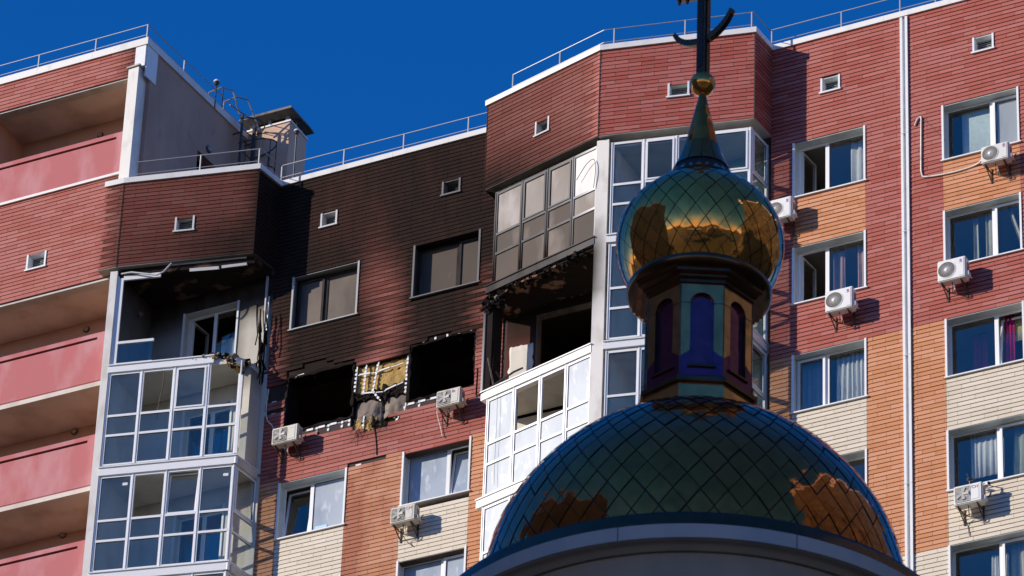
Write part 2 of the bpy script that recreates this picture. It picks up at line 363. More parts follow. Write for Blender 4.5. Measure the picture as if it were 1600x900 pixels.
# frames (s, o)
B1L, B1A, B1B, B1R = (-17.94, 1.37), (-17.45, 1.34), (-14.25, 0.586), (-14.13, -0.25)
B2L0, B2A, B2B, B2C, B2R = (-8.10, -0.25), (-8.237, 0.693), (-4.973, 1.557), (-1.521, 0.788), (-1.46, 0.0)
FR_, FM, FW = Fr(0, 0), Fr(0, 0.25), Fr(0, -1.10)
FB1l, LB1l = fr2(B1L, B1A); FB1, LB1 = fr2(B1A, B1B); FB1r, LB1r = fr2(B1B, B1R)
FB2l, LB2l = fr2(B2A, B2B); FB2, LB2 = fr2(B2B, B2C); FB2r, LB2r = fr2(B2C, B2R); FB2x, LB2x = fr2(B2L0, B2A)
TOP = 70.55
LIN = [67.70, 64.90, 62.10, 59.30, 56.49]; SIL = [66.22, 63.40, 60.61, 57.80, 55.0]
Rw = [(-0.93, 0.80), (2.61, 4.40)]; Mw = [(-13.62, -11.88), (-10.48, -8.77)]
VENT = dict(R=[(3.36, 3.86, 68.90, 69.32), (-0.265, 0.205, 68.87, 69.28)], M=[(-12.99, -12.55, 68.905, 69.31), (-9.83, -9.35, 68.93, 69.325)],
            B2l=[(1.495, 1.915, 68.855, 69.265)], B2=[(1.565, 2.06, 68.875, 69.265)], B1=[(1.335, 1.81, 68.855, 69.27)], W=[(-20.11, -19.575, 68.785, 69.235)])
# --- right wall
hR = [(a, b, SIL[k], LIN[k]) for a, b in Rw for k in range(5)] + VENT['R']
def colR(t, z):
    inc = any(a < t < b for a, b in Rw)
    if inc:
        if z > 66.18: return 'red'
        if z > 64.8: return 'orange'
        if z > 61.8: return 'red'
        return 'cream'
    return 'red' if z > 62.12 else ('orange' if z > 56.5 else 'cream')
PIPE = (1.655, 1.835)
field = MB(soot_shade_all)
walls('facade_wall', FR_, -1.46, 8.0, 54.0, 70.4, hR, 'joint')
tiles(FR_, -1.46, PIPE[0]+0.02, 54.2, 70.40, hR, colR, [a for w in Rw for a in w], field, 0.30, None, True)
tiles(FR_, PIPE[1]-0.02, 8.0, 54.2, 70.40, hR, colR, [a for w in Rw for a in w], field, 0.14, None, True)
# --- middle wall, burnt
IN0, IN1, INB, INT = -11.88, -10.46, 62.98, 64.80
hM = [(a, b, SIL[k], LIN[k]) for a, b in Mw for k in (0, 2, 3, 4)] + VENT['M'] + [(-13.60, -11.86, 63.42, 64.96), (-10.45, -8.775, 63.47, 65.03)]
hMw = hM + [(-11.88, -10.46, 62.90, 64.80)]
def colM(t, z):
    inc = any(a < t < b for a, b in Mw)
    if inc: return 'red' if z > 61.8 else 'cream'
    if z > 62.22: return 'red'
    return ('orange_stained' if -12 < t < -10.4 else 'orange') if z > 56.5 else 'cream'
def missM(t, z):
    if IN0-0.02 < t < IN1+0.02 and z < INT:
        lim = 62.98 + 1.2*max(0.0, -11.62-t) + 0.75*max(0.0, t+10.95)
        if z > lim: return True
    if -13.6 < t < -11.9 and 63.42-0.11 - (0.16 if t > -12.6 else 0) < z < 63.5: return True
    if -10.47 < t < -9.55 and 63.26 < z < 63.5: return True
    if -14.05 < t < -13.55 and (64.35 < z < 64.75 or 64.0 < z < 64.1 or 63.78 < z < 63.88): return True
    if -12.35 < t < -11.85 and 62.93 < z < 63.06: return True
    if -11.75 < t < -11.2 and 62.07 < z < 62.20: return True
    if 65.0 < z < 65.12 and (-13.5 < t < -12.6): return True
    if 65.1 < z < 65.22 and (-13.0 < t < -12.75): return True
    if 64.8 < z < 64.93 and -11.9 < t < -11.55: return True
    if z > 65.03 and z < 65.14 and -10.3 < t < -9.3: return True
    if abs(t+12.7) < 0.35 and abs(z-59.62) < 0.045: return True
    return False
walls('facade_wall', FM, -14.13, -7.9, 54.0, 70.4, hMw, 'joint')
tiles(FM, -14.13, -8.10, 54.2, 70.40, hM, colM, [a for w in Mw for a in w] + [-12, -10.4], field, 0.22, missM)
# --- bay upper bands
def cr(t, z): return 'red'
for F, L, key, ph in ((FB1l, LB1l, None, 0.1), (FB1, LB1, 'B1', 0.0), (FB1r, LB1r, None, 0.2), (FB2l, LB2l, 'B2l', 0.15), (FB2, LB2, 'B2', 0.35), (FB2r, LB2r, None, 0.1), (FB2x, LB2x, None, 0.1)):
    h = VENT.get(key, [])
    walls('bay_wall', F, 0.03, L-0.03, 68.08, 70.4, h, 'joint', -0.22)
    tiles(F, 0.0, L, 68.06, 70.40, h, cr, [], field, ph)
# --- left wing
hW = VENT['W']
walls('wing_wall', FW, -25.0, -17.5, 68.04, 70.92, hW, 'joint', -0.25, soot=None)
tiles(FW, -25.0, -17.5, 68.02, 70.90, hW, cr, [], field, 0.05)
walls('wing_wall', FW, -25.0, -17.62, 73.80, 74.55, [], 'joint', -0.25, soot=None)
tiles(FW, -25.0, -17.62, 73.78, 74.60, [], cr, [], field, 0.30)
# cladding strips: the 300 nearest full ones are objects, the rest one field
def wdist(it):
    F, a, lo, col = it; p = BM @ Vector(F.P(a+TL/2, 0, lo)); q = p - Vector((0, 0, CAMZ))
    w = q.dot(_f); x = 800 + 8000*q.dot(RT)/w; y = 450 - 8000*q.dot(UP)/w
    hid = (x < 1420 and y > 600 and (x-1085)**2/(345**2) + (y-925)**2/(320**2) < 1)
    return w if (-10 < x < 1610 and -10 < y < 910 and not hid) else 1e6 + w
INDIV.sort(key=wdist)
proto = {}
for n_, (F, a, lo, col) in enumerate(INDIV):
    if n_ < 300:
        key = col
        if key not in proto:
            b = MB(); b.box(Fr(0, 0), 0.003, TL-0.003, -0.03, 0.0, 0.0075, RH-0.0055, col, skip=(2,), lap=0.012); o = b.build('cladding_strip', bld); proto[key] = o.data
        else:
            o = bpy.data.objects.new('cladding_strip', proto[key]); COL.objects.link(o); o.parent = bld
        o.location = F.P(a, random.uniform(-0.0015, 0.0015), lo)
    else:
        field.box(F, a+0.003, a+TL-0.003, -0.03, random.uniform(-0.0015, 0.0015), lo+0.0075, lo+RH-0.0055, col, skip=(2,), lap=0.012)
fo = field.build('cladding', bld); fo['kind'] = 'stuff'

# corner strips of dark metal at the bay arrises
for F, t in ((FB1, 0.0), (FB1, LB1), (FB2l, 0.0), (FB2, 0.0), (FB2, LB2)): b = MB(soot_shade_all); b.box(F, t-0.012, t+0.012, -0.02, 0.014, 68.05, 70.4, 'joint'); b.build('corner_trim', bld)
# drainpipe in its white channel
b = MB()
P = lambda t, d, z: FR_.P(t, d, z)
sec = [(PIPE[0], 0.05), (PIPE[0]+0.055, 0.05), (PIPE[0]+0.06, -0.01), (PIPE[1]-0.065, -0.01), (PIPE[1]-0.06, 0.05), (PIPE[1], 0.05)]
b.quad([P(PIPE[0], -0.03, 50), P(PIPE[0], 0.05, 50), P(PIPE[0], 0.05, 70.38), P(PIPE[0], -0.03, 70.38)], 'white')
for (a, c), (e, g) in zip(sec, sec[1:]): b.quad([P(a, c, 50), P(e, g, 50), P(e, g, 70.38), P(a, c, 70.38)], 'reveal' if c < 0 and g < 0 else 'white')
b.quad([P(PIPE[1], 0.05, 50), P(PIPE[1], -0.03, 50), P(PIPE[1], -0.03, 70.38), P(PIPE[1], 0.05, 70.38)], 'white')
o = b.build('expansion_joint_cover', bld)
for z in (61.4, 64.6, 67.2, 58.2):
    q = MB(); q.box(FR_, PIPE[0]-0.002, PIPE[1]+0.002, -0.005, 0.053, z, z+0.012, 'reveal'); q.build('clip', o)

# --- copings
def coping(pts, z0, z1, out=0.05, depth=0.32, m='coping'):
    """pts: (s,o) polyline, left to right"""
    n = len(pts); P = [Vector((p[0], -p[1])) for p in pts]; b = MB(lambda x, y, z: 0.12*soot_shade_all(x, y+0.3, z) if x > -17.9 else 0)
    def outn(i):
        d = (P[i+1]-P[i]).normalized(); return Vector((d.y, -d.x))
    O, I = [], []
    for i in range(n):
        if i == 0: nn = outn(0); k = 1
        elif i == n-1: nn = outn(n-2); k = 1
        else:
            a, c = outn(i-1), outn(i); nn = (a+c).normalized(); k = 1/max(0.4, nn.dot(a))
        O.append(P[i]+nn*out*k); I.append(P[i]-nn*depth*k)
    for i in range(n-1):
        m2 = max(1, int((P[i+1]-P[i]).length/1.3))
        for j in range(m2):
            u, w = j/m2, (j+1)/m2
            a, c = O[i].lerp(O[i+1], u), O[i].lerp(O[i+1], w); e, g = I[i].lerp(I[i+1], w), I[i].lerp(I[i+1], u)
            gp = (c-a).normalized()*0.0015
            a = a+gp if j else a; c = c-gp if j < m2-1 else c
            b.hexa([(a.x, a.y, z0), (c.x, c.y, z0), (e.x, e.y, z0), (g.x, g.y, z0), (a.x, a.y, z1), (c.x, c.y, z1), (e.x, e.y, z1+0.02), (g.x, g.y, z1+0.02)], m)
    return b.build('coping', bld)
coping([B1L, B1A, B1B, B1R, (-8.237, -0.25)], 70.405, TOP)
coping([(-8.15, -0.1), B2A, B2B, B2C, B2R, (8.0, 0.0)], 70.405, TOP)
coping([(-25, 1.1), (-17.33, 1.1), (-17.03, -3.3)], 74.60, 74.80, 0.045)
b = MB(); b.box(FW, -25, -17.72, -0.02, 0.05, 70.91, 70.98, 'coping'); b.build('coping', bld)
# roofs
b = MB(); b.poly_prism([(-17.4, -1.2), (-14.3, -0.45), (-14.2, 0.4), (-8.3, 0.4), (-8.3, -0.55), (-5.0, -1.4), (-1.6, -0.65), (-1.5, 0.15), (8, 0.15), (8, 14), (-17.4, 14)], 69.9, 70.36, 'roof'); b.build('roof', bld)
b = MB(); b.poly_prism([(-25, -0.9), (-17.45, -0.9), (-16.9, 4.6), (-25, 4.6)], 74.0, 74.58, 'roof'); b.build('roof', bld)

# --- little framed vents near the roof
def vent(F, r, sootf):
    t0, t1, z0, z1 = r; w = 0.045
    b = MB(sootf)
    b.box(F, t0, t0+w, -0.2, 0.03, z0, z1, 'white'); b.box(F, t1-w, t1, -0.2, 0.03, z0, z1, 'white')
    b.box(F, t0-0.03, t1+0.02, -0.2, 0.05, z0-0.01, z0+0.03, 'white')
    b.box(F, t0+w, t1-w, -0.2, 0.0, z1-0.02, z1, 'reveal')
    o = b.build('roof_vent', bld)
    g = MB(sootf); g.box(F, t0+w, t1-w, -0.22, -0.20, z0+0.03, z1-0.02, 'acin')
    z = z0+0.06
    while z < z1-0.05:
        g.hexa([F.P(t0+w, -0.155, z), F.P(t1-w, -0.155, z), F.P(t1-w, -0.195, z+0.03), F.P(t0+w, -0.195, z+0.03), F.P(t0+w, -0.155, z+0.008), F.P(t1-w, -0.155, z+0.008), F.P(t1-w, -0.195, z+0.038), F.P(t0+w, -0.195, z+0.038)], 'reveal')
        z += 0.05
    g.build('louvre', o)
hs = lambda f, k: (lambda x, y, z: k*f(x, y, z))
for r in VENT['R']: vent(FR_, r, None)
vent(FM, VENT['M'][0], hs(soot_shade_main, 0.35)); vent(FM, VENT['M'][1], hs(soot_shade_main, 0.80))
vent(FB2l, VENT['B2l'][0], hs(soot_b2c, 0.6)); vent(FB2, VENT['B2'][0], None); vent(FB1, VENT['B1'][0], hs(soot_b1, 0.35)); vent(FW, VENT['W'][0], None)

# ------------------------------------------------------------------ windows
def sash(F, t0, t1, z0, z1, d, w, parent, glass, sf, pv='pvc'):
    pf = None if glass in ('sooty', 'sooty1', 'sooty2', 'misty', 'film') else sf
    b = MB(sf)
    for (a, c, e, g) in ((t0, t0+w, z0, z1), (t1-w, t1, z0, z1), (t0+w, t1-w, z0, z0+w), (t0+w, t1-w, z1-w, z1)): b.box(F, a, c, d-0.03, d+0.03, e, g, pv)
    b.build('sash', parent)
    if glass:
        p = MB(pf); g = 0.008
        p.box(F, t0+w, t1-w, d-0.006, d, z0+w, z1-w, glass); p.build('pane', parent)
        q = MB(); 
        for (a, c, e, h) in ((t0+w, t0+w+g, z0+w, z1-w), (t1-w-g, t1-w, z0+w, z1-w), (t0+w, t1-w, z1-w-g, z1-w)): q.box(F, a, c, d, d+0.012, e, h, 'cable')
        q.build('gasket', parent)
def room(F, t0, t1, z0, z1, d, m, depth=2.4):
    b = MB(); a, c, e, g = t0-0.35, t1+0.35, z0-0.7, z1+0.18
    p = lambda t, dd, z: F.P(t, dd, z)
    D = d-depth
    b.quad([p(a, D, e), p(c, D, e), p(c, D, g), p(a, D, g)], m); b.quad([p(a, d, g), p(c, d, g), p(c, D, g), p(a, D, g)], m)
    b.quad([p(a, d, e), p(a, D, e), p(a, D, g), p(a, d, g)], m); b.quad([p(c, d, e), p(c, D, e), p(c, D, g), p(c, d, g)], m); b.quad([p(a, d, e), p(c, d, e), p(c, D, e), p(a, D, e)], m)
    b.build('room', bld)
def window(F, t0, t1, z0, z1, split, sashes, glass, sf=None, roomm='room', mainglass=None, trim='white'):
    """sashes: {'L' or 'R': 'sash' | 'tilt' | 'open'}; the other side is a fixed light"""
    w = 0.05; dp = -0.22
    b = MB(sf)
    b.box(F, t0, t0+0.012, dp, 0.0, z0, z1, 'reveal'); b.box(F, t1-0.012, t1, dp, 0.0, z0, z1, 'reveal'); b.box(F, t0+0.012, t1-0.012, dp, -0.004, z1-0.012, z1, 'reveal')
    o = b.build('window', bld)
    for q0, q1 in ((t0-0.005, t0+0.042), (t1-0.042, t1+0.005)): tr = MB(sf); tr.box(F, q0, q1, -0.02, 0.03, z0, z1, trim); tr.build('trim', o)
    s_ = MB(sf); s_.box(F, t0-0.03, t1+0.04, dp, 0.055, z0-0.012, z0+0.018, 'white', lap=0.0); s_.build('sill', o)
    fr = MB(sf); a, c, e, g = t0+0.012, t1-0.012, z0+0.018, z1-0.012; sp = t0 + (t1-t0)*split
    for (q0, q1, q2, q3) in ((a, a+w, e, g), (c-w, c, e, g), (a+w, c-w, e, e+w), (a+w, c-w, g-w, g), (sp-0.045, sp+0.045, e+w, g-w)): fr.box(F, q0, q1, dp-0.05, dp, q2, q3, 'pvc')
    fr.build('frame', o)
    for side, (x0, x1) in (('L', (a+w, sp-0.045)), ('R', (sp+0.045, c-w))):
        kind = sashes.get(side); zz0, zz1 = e+w, g-w; gl = glass if mainglass is None or side in sashes else mainglass
        if kind == 'sash': sash(F, x0-0.01, x1+0.01, zz0-0.01, zz1+0.01, dp+0.012, 0.055, o, gl, sf)
        elif kind == 'tilt':
            Fs = Fr(F.x, F.y, F.a, (0.13, zz0)); sash(Fs, x0-0.01, x1+0.01, zz0-0.01, zz1+0.0, dp-0.035, 0.055, o, gl, sf)
        elif kind == 'open':
            h = F.P(x0+0.03, dp-0.05, 0); Fo = Fr(h[0], h[1], F.a+rad(84)); sash(Fo, 0.0, (x1-x0)*0.98, zz0, zz1, 0.0, 0.055, o, 'glassc', sf)
        else:
            p = MB(); p.box(F, x0, x1, dp-0.028, dp-0.022, zz0, zz1, gl); p.build('pane', o)
            q = MB(); q.box(F, x0, x1, dp-0.022, dp-0.006, zz1-0.008, zz1, 'cable'); q.box(F, x0, x0+0.008, dp-0.022, dp-0.006, zz0, zz1, 'cable'); q.build('gasket', o)
    if roomm: room(F, t0, t1, z0, z1, -0.34, roomm)
    return o
WR = []
for ci, (a, c) in enumerate(Rw):
    for k in range(5):
        sp = 0.42 if ci == 0 else 0.60
        sh = {}
        if ci == 0: sh = {0: {'L': 'open'}, 1: {'L': 'open'}, 2: {'L': 'sash'}, 3: {'L': 'sash'}, 4: {'L': 'sash'}}[k]
        else: sh = {0: {'R': 'sash'}, 1: {'R': 'sash'}, 2: {'R': 'tilt'}, 3: {'R': 'sash'}, 4: {'R': 'sash'}}[k]
        o = window(FR_, a, c, SIL[k], LIN[k], sp, sh, 'glass')
        if ci == 1 and k == 0:
            b = MB(); b.box(FR_, 3.80, 4.30, -0.255, -0.245, 66.32, 67.58, 'film'); b.build('foil_cover', o)
smn = lambda x, y, z: 0.93*soot_shade_main(x, y, z)
window(FM, *Mw[0], SIL[0], LIN[0], 0.44, {'L': 'sash'}, 'sooty1', lambda x, y, z: 0.97 if y > 0.27 else 0.52, 'char', trim='white')
window(FM, *Mw[1], SIL[0]+0.05, LIN[0]+0.03, 0.61, {'R': 'sash'}, 'sooty', lambda x, y, z: 0.97 if y > 0.27 else 0.80, 'char')
window(FM, *Mw[0], SIL[2], LIN[2], 0.43, {'L': 'tilt'}, 'glass', None, 'room', mainglass='misty')
window(FM, *Mw[1], SIL[2]+0.12, LIN[2]+0.06, 0.61, {'R': 'tilt'}, 'misty', lambda x, y, z: 0.12*sm(x, -10.0, -9.2), 'room')
window(FM, *Mw[1], SIL[3], LIN[3]+0.03, 0.60, {'R': 'sash'}, 'misty', None, 'room')
window(FM, *Mw[0], SIL[3], LIN[3], 0.43, {'L': 'sash'}, 'misty', None, 'room')
for k in (4,):
    for a, c in Mw: window(FM, a, c, SIL[k], LIN[k], 0.43, {'L': 'sash'}, 'glass', None, 'room')

# --- curtains hanging behind the panes, each a thing of its own
def curtain(F, t0, t1, z0, z1, m, label, d=-0.40, amp=0.03, waves=6, cat='curtain', slant=0.0, name='curtain'):
    b = MB(); n = max(8, int(waves*8)); b0 = 0
    for i in range(n+1):
        u = i/n; t = t0+(t1-t0)*u
        dd = d + amp*sin(2*pi*waves*u + 0.6*sin(5*u)) + 0.3*amp*sin(2*pi*waves*2.3*u)
        for z, k in ((z0, 1.0), ((z0+z1)/2, 0.85), (z1, 0.6)):
            b.v.append(F.P(t + slant*(z-z0) + 0.02*sin(9*u+z), d+(dd-d)*k, z))
    for i in range(n):
        for j in range(2):
            q = i*3+j; b.f.append((q, q+3, q+4, q+1)); b.m.append(b.mi(m)); b.r.append(0.5)
    o = b.build(name, None, smooth=True)
    sd = o.modifiers.new('thickness', 'SOLIDIFY'); sd.thickness = 0.004
    # origin at the foot of the curtain
    c = Vector(F.P((t0+t1)/2, d, z0)); o.data.transform(Matrix.Translation(-c)); o.matrix_world = BM @ Matrix.Translation(c)
    tag(o, label, cat); return o
curtain(FR_, 0.30, 0.78, SIL[0]-0.3, LIN[0], 'cl_white', 'white curtain in three folds in the topmost window left of the white strip', waves=3)
curtain(FR_, -0.15, 0.15, SIL[1]-0.3, LIN[1], 'cl_pink', 'narrow pink speckled curtain above the air conditioner, left of its wider pair', waves=2, amp=0.025)
curtain(FR_, 0.42, 0.80, SIL[1]-0.3, LIN[1], 'cl_pink', 'wide pink speckled curtain against the right frame of the second window', waves=2.5)
curtain(FR_, -0.05, 0.85, SIL[2]-0.3, LIN[2], 'cl_white', 'white pleated net curtain in the window above the cream cladding by the cupola', waves=8, amp=0.035)
curtain(FR_, -0.85, -0.30, SIL[2]-0.3, LIN[2], 'cl_blue', 'bluish net curtain in the left sash beside the white pleated one', waves=5)
curtain(FR_, 2.95, 3.72, SIL[0]-0.2, LIN[0]-0.05, 'cl_mint', 'flat mint green roller blind in the upper right window', d=-0.36, amp=0.002, waves=1, cat='blind', name='roller_blind')
curtain(FR_, 3.12, 3.27, SIL[1]-0.3, LIN[1], 'cl_cream', 'slim cream curtain hanging straight in the second window from the top right', waves=1.5)
curtain(FR_, 3.40, 3.70, SIL[1]-0.3, LIN[1], 'cl_cream', 'cream double curtain beside the white mullion, second window from the top right', waves=2.5)
curtain(FR_, 4.40, 4.52, SIL[1]-0.3, LIN[1], 'cl_cream', 'cream curtain gathered aside at the right edge, second right window', waves=2, slant=-0.28)
curtain(FR_, 2.95, 3.25, SIL[2]-0.3, LIN[2], 'cl_mag', 'dim violet curtain behind blue glass at left of the third right window', waves=3, d=-0.75)
curtain(FR_, 3.82, 4.00, SIL[2]-0.3, LIN[2], 'cl_mag', 'bright magenta curtain behind the tilted sash', waves=2)
curtain(FR_, 4.28, 4.55, SIL[2]-0.3, LIN[2], 'cl_mag', 'magenta curtain at the picture edge, right of the lemon blind', waves=2.5)
curtain(FR_, 3.95, 4.45, SIL[2]+0.85, LIN[2], 'cl_lemon', 'pale lemon blind half down behind the tilted sash', d=-0.46, amp=0.002, waves=1, cat='blind', name='roller_blind')
curtain(FR_, 2.98, 3.75, SIL[3]+0.42, LIN[3]-0.04, 'cl_white', 'short crumpled white sheet over the window above the antenna', waves=7, amp=0.018, d=-0.36, cat='sheet')
curtain(FR_, 3.86, 4.50, SIL[3]-0.2, LIN[3], 'cl_green', 'grey green draped curtain right of the crumpled white sheet', waves=3, slant=0.05)
curtain(FR_, 3.40, 3.75, SIL[4]-0.3, LIN[4]-0.2, 'cl_white', 'white lace curtain in the lowest right window', waves=6, amp=0.025)
curtain(FR_, 3.83, 4.45, SIL[4]-0.3, LIN[4]-0.05, 'cl_cream', 'beige lace curtain at the lower right picture corner', waves=5, amp=0.02)

# ------------------------------------------------------------------ burnt openings
def burnt(F, t0, t1, z0, z1):
    b = MB(); p = F.P; D = -0.05
    for (a, c, e, g) in ((t0-0.01, t0+0.02, z0, z1), (t1-0.02, t1+0.01, z0, z1)): b.box(F, a, c, -0.55, D, e, g, 'char')
    b.box(F, t0, t1, -0.55, D, z1-0.02, z1+0.01, 'char'); b.box(F, t0, t1, -0.55, D, z0-0.02, z0+0.03, 'char')
    o = b.build('burnt_opening', bld)
    room(F, t0-0.3, t1+0.3, z0, z1, -0.56, 'charroom', 3.0)
    fz = MB(); fz.box(F, t0+0.5, t0+0.62, -3.3, -3.1, z0-0.6, z1+0.1, 'char'); fz.box(F, t0+0.1, t1-0.2, -2.2, -2.05, z1-0.35, z1+0.1, 'char'); fz.build('charred_beam', o)
    # ragged remains of plaster and metal along the edges
    for i in range(26):
        g = MB(); t = random.uniform(t0, t1); up = random.random() < 0.45; z = z1 if up else z0
        w = random.uniform(0.03, 0.14); h = random.uniform(0.02, 0.12)*(1 if not up else -1)
        d = random.uniform(-0.3, -0.04)
        g.quad([p(t, d, z), p(t+w, d-0.02, z), p(t+w*0.7, d, z+h*0.8), p(t+w*0.2, d+0.01, z+h)], random.choice(['char', 'char', 'concrete'])); g.build('charred_shard', o)
    for i in range(14):
        g = MB(); z = random.uniform(z0, z1); s_ = random.choice([0, 1]); t = (t0, t1)[s_]; w = random.uniform(0.02, 0.10)*(1 if s_ == 0 else -1); h = random.uniform(0.05, 0.2)
        g.quad([p(t, -0.06, z), p(t+w, -0.08, z+h*0.4), p(t+w*0.6, -0.07, z+h*0.8), p(t, -0.06, z+h)], 'char'); g.build('charred_shard', o)
    return o
bo1 = burnt(FM, -13.60, -11.86, 63.40, 64.96); bo2 = burnt(FM, -10.45, -8.775, 63.45, 65.03)
def fringe(F, t0, t1, z0, z1, seed):
    w = 0.045
    for (a, c, e, g, nx_, nz_) in ((t0-w, t0+w, z0, z1, 3, 22), (t1-w*0.8, t1+w*0.5, z0+0.3, z1, 3, 20), (t0, t1, z1-w*1.4, z1+w*0.6, 28, 3), (t0, t1, z0-w*0.6, z0+w*0.7, 28, 3)):
        lumpy('charred_edge', F, a, c, e, g, -0.012, 'char', bld, nx=nx_, nz=nz_, amp=0.03, edge=0.05, seed=seed, thick=0.02); seed += 3.3
# laid-bare insulation and concrete between the two openings
b = MB(); b.box(FM, -11.90, -10.44, -0.34, -0.26, 62.85, 64.85, 'concrete'); b.build('bare_concrete', bld)
def lumpy(name, F, t0, t1, z0, z1, d, m, parent, nx=14, nz=10, amp=0.03, edge=0.06, belly=0.0, seed=1.0, thick=0.05):
    b = MB(lambda x, y, z: 0.0)
    for j in range(nz+1):
        for i in range(nx+1):
            u, v = i/nx, j/nz
            q = noise.noise(Vector((u*6+seed, v*6, seed))); q2 = noise.noise(Vector((u*9, v*9+seed, seed+5)))
            t = t0+(t1-t0)*u + (edge*q2 if i in (0, nx) else 0.01*q); z = z0+(z1-z0)*v + (edge*q2*1.3 if j in (0, nz) else 0.01*q)
            b.v.append(F.P(t, d + amp*q + belly*sin(pi*u)*sin(pi*v), z))
    for j in range(nz):
        for i in range(nx):
            k = j*(nx+1)+i; b.f.append((k, k+1, k+nx+2, k+nx+1)); b.m.append(b.mi(m)); b.r.append(0.5)
    o = b.build(name, parent, smooth=True); sd = o.modifiers.new('thickness', 'SOLIDIFY'); sd.thickness = thick; sd.offset = -1; return o
lumpy('insulation_board', FM, -11.84, -11.38, 64.02, 64.80, -0.10, 'wool', bld, seed=2)
lumpy('insulation_board', FM, -11.36, -10.52, 63.98, 64.52, -0.09, 'wool', bld, seed=3)
lumpy('insulation_board', FM, -11.36, -10.52, 64.53, 64.79, -0.11, 'wool', bld, seed=4)
lumpy('insulation_board', FM, -11.84, -11.50, 62.98, 63.42, -0.10, 'wool', bld, seed=5)
lumpy('insulation_board', FM, -10.85, -10.50, 63.10, 63.36, -0.11, 'wool', bld, seed=6, edge=0.04)
lumpy('insulation_board', FM, -11.45, -10.9, 62.95, 63.12, -0.10, 'wool', bld, seed=7, edge=0.05)
lumpy('insulation_board', FM, -12.75, -11.95, 63.24, 63.42, -0.09, 'wool', bld, seed=8, edge=0.03)
lumpy('insulation_board', FM, -10.42, -9.75, 63.26, 63.46, -0.09, 'wool', bld, seed=9, edge=0.03)
lumpy('insulation_board', FM, -13.98, -13.68, 64.36, 64.72, -0.06, 'wool', bld, seed=10, edge=0.04)
lumpy('torn_insulation', FM, -11.82, -11.2, 63.86, 64.05, -0.06, 'char', bld, seed=11, amp=0.10, edge=0.16, nx=18)
lumpy('torn_insulation', FM, -11.25, -10.46, 63.80, 64.07, -0.05, 'char', bld, seed=14, amp=0.11, edge=0.20, nx=20)
lumpy('torn_insulation', FM, -11.35, -10.85, 62.98, 63.22, -0.04, 'char', bld, seed=16, amp=0.10, edge=0.16)
lumpy('torn_insulation', FM, -11.62, -11.20, 62.98, 63.30, -0.06, 'wool', bld, seed=15, amp=0.09, edge=0.12)
lumpy('concrete_patch', FM, -11.86, -11.14, 63.02, 64.02, -0.17, 'concrete', bld, seed=12, amp=0.035, belly=0.13)
lumpy('concrete_patch', FM, -11.11, -10.46, 63.14, 64.02, -0.17, 'concrete', bld, seed=13, amp=0.035, belly=0.11)
fringe(FM, -13.60, -11.86, 63.46, 64.96, 31.0); fringe(FM, -10.45, -8.775, 63.50, 65.03, 47.0)
# slotted metal carrier rails around the openings (dashed: bright clip, dark slot)
def carrier(F, pts, name='carrier_rail', w=0.028, step=0.108, d=-0.01, bright=1.0):
    o = None; b = MB(); c = MB()
    for (t0, z0), (t1, z1) in zip(pts, pts[1:]):
        L = hypot(t1-t0, z1-z0); n = max(1, int(L/step)); ux, uz = (t1-t0)/L, (z1-z0)/L; px, pz = -uz, ux
        P = lambda a, s_, dd: F.P(t0+ux*a+px*s_, dd, z0+uz*a+pz*s_)
        def slab(B, a0, a1, s0, s1, d0, d1, m):
            B.hexa([P(a0, s0, d1), P(a1, s0, d1), P(a1, s0, d0), P(a0, s0, d0), P(a0, s1, d1), P(a1, s1, d1), P(a1, s1, d0), P(a0, s1, d0)], m)
        slab(b, 0, L, -w/2, w/2, d-0.04, d-0.02, 'white')
        for i in range(n):
            a = (i+0.15)*step
            slab(c, a, min(L, a+step*0.55), -w*0.9, w*0.9, d-0.02, d, 'white')
    o = b.build(name, bld); k_ = c.build('clip', o); k_['kind'] = 'stuff'; return o
carrier(FM, [(-11.83, 64.10), (-11.80, 64.80)]); carrier(FM, [(-11.60, 64.0), (-11.56, 64.80)]); carrier(FM, [(-11.36, 64.0), (-11.25, 64.80)])
carrier(FM, [(-10.52, 63.75), (-10.50, 64.76)]); carrier(FM, [(-11.36, 64.02), (-11.15, 63.72)])
carrier(FM, [(-11.80, 64.56), (-11.30, 64.52), (-10.62, 64.60)], w=0.02, step=0.5); carrier(FM, [(-11.65, 64.03), (-11.1, 63.95), (-10.60, 64.08)], w=0.02, step=0.5)
carrier(FM, [(-13.05, 63.38), (-11.9, 63.40)], w=0.03, step=0.30); carrier(FM, [(-10.47, 63.43), (-9.55, 63.44)], w=0.03, step=0.28)
for t in (-12.75, -12.45, -12.1, -11.92): carrier(FM, [(t, 63.22), (t+0.01, 63.5)], w=0.03)
carrier(FM, [(-11.56, 63.0), (-11.55, 63.42)]); carrier(FM, [(-10.56, 63.0), (-10.50, 63.5)]); carrier(FM, [(-10.15, 63.28), (-10.14, 63.5)]); carrier(FM, [(-10.72, 63.05), (-10.60, 63.30)])
carrier(FM, [(-11.35, 62.94), (-10.75, 62.94)], w=0.03, step=0.2)
carrier(FM, [(-13.45, 64.92), (-12.9, 64.98)], w=0.02, step=0.4)
for i in range(5): t = -10.15+0.3*i; carrier(FM, [(t, 65.035), (t+0.06, 65.04)], w=0.035, d=0.0)
carrier(FM, [(-8.77, 64.35), (-8.765, 65.05)], w=0.016); carrier(FM, [(-13.62, 63.6), (-13.62, 64.9)], w=0.014, d=-0.03)
for z in (64.05, 63.83, 64.38): carrier(FM, [(-14.0, z), (-13.65, z)], w=0.02, step=0.2, d=-0.02)
carrier(FM, [(-11.72, 62.13), (-11.25, 62.13)], w=0.02, step=0.25, d=-0.015)
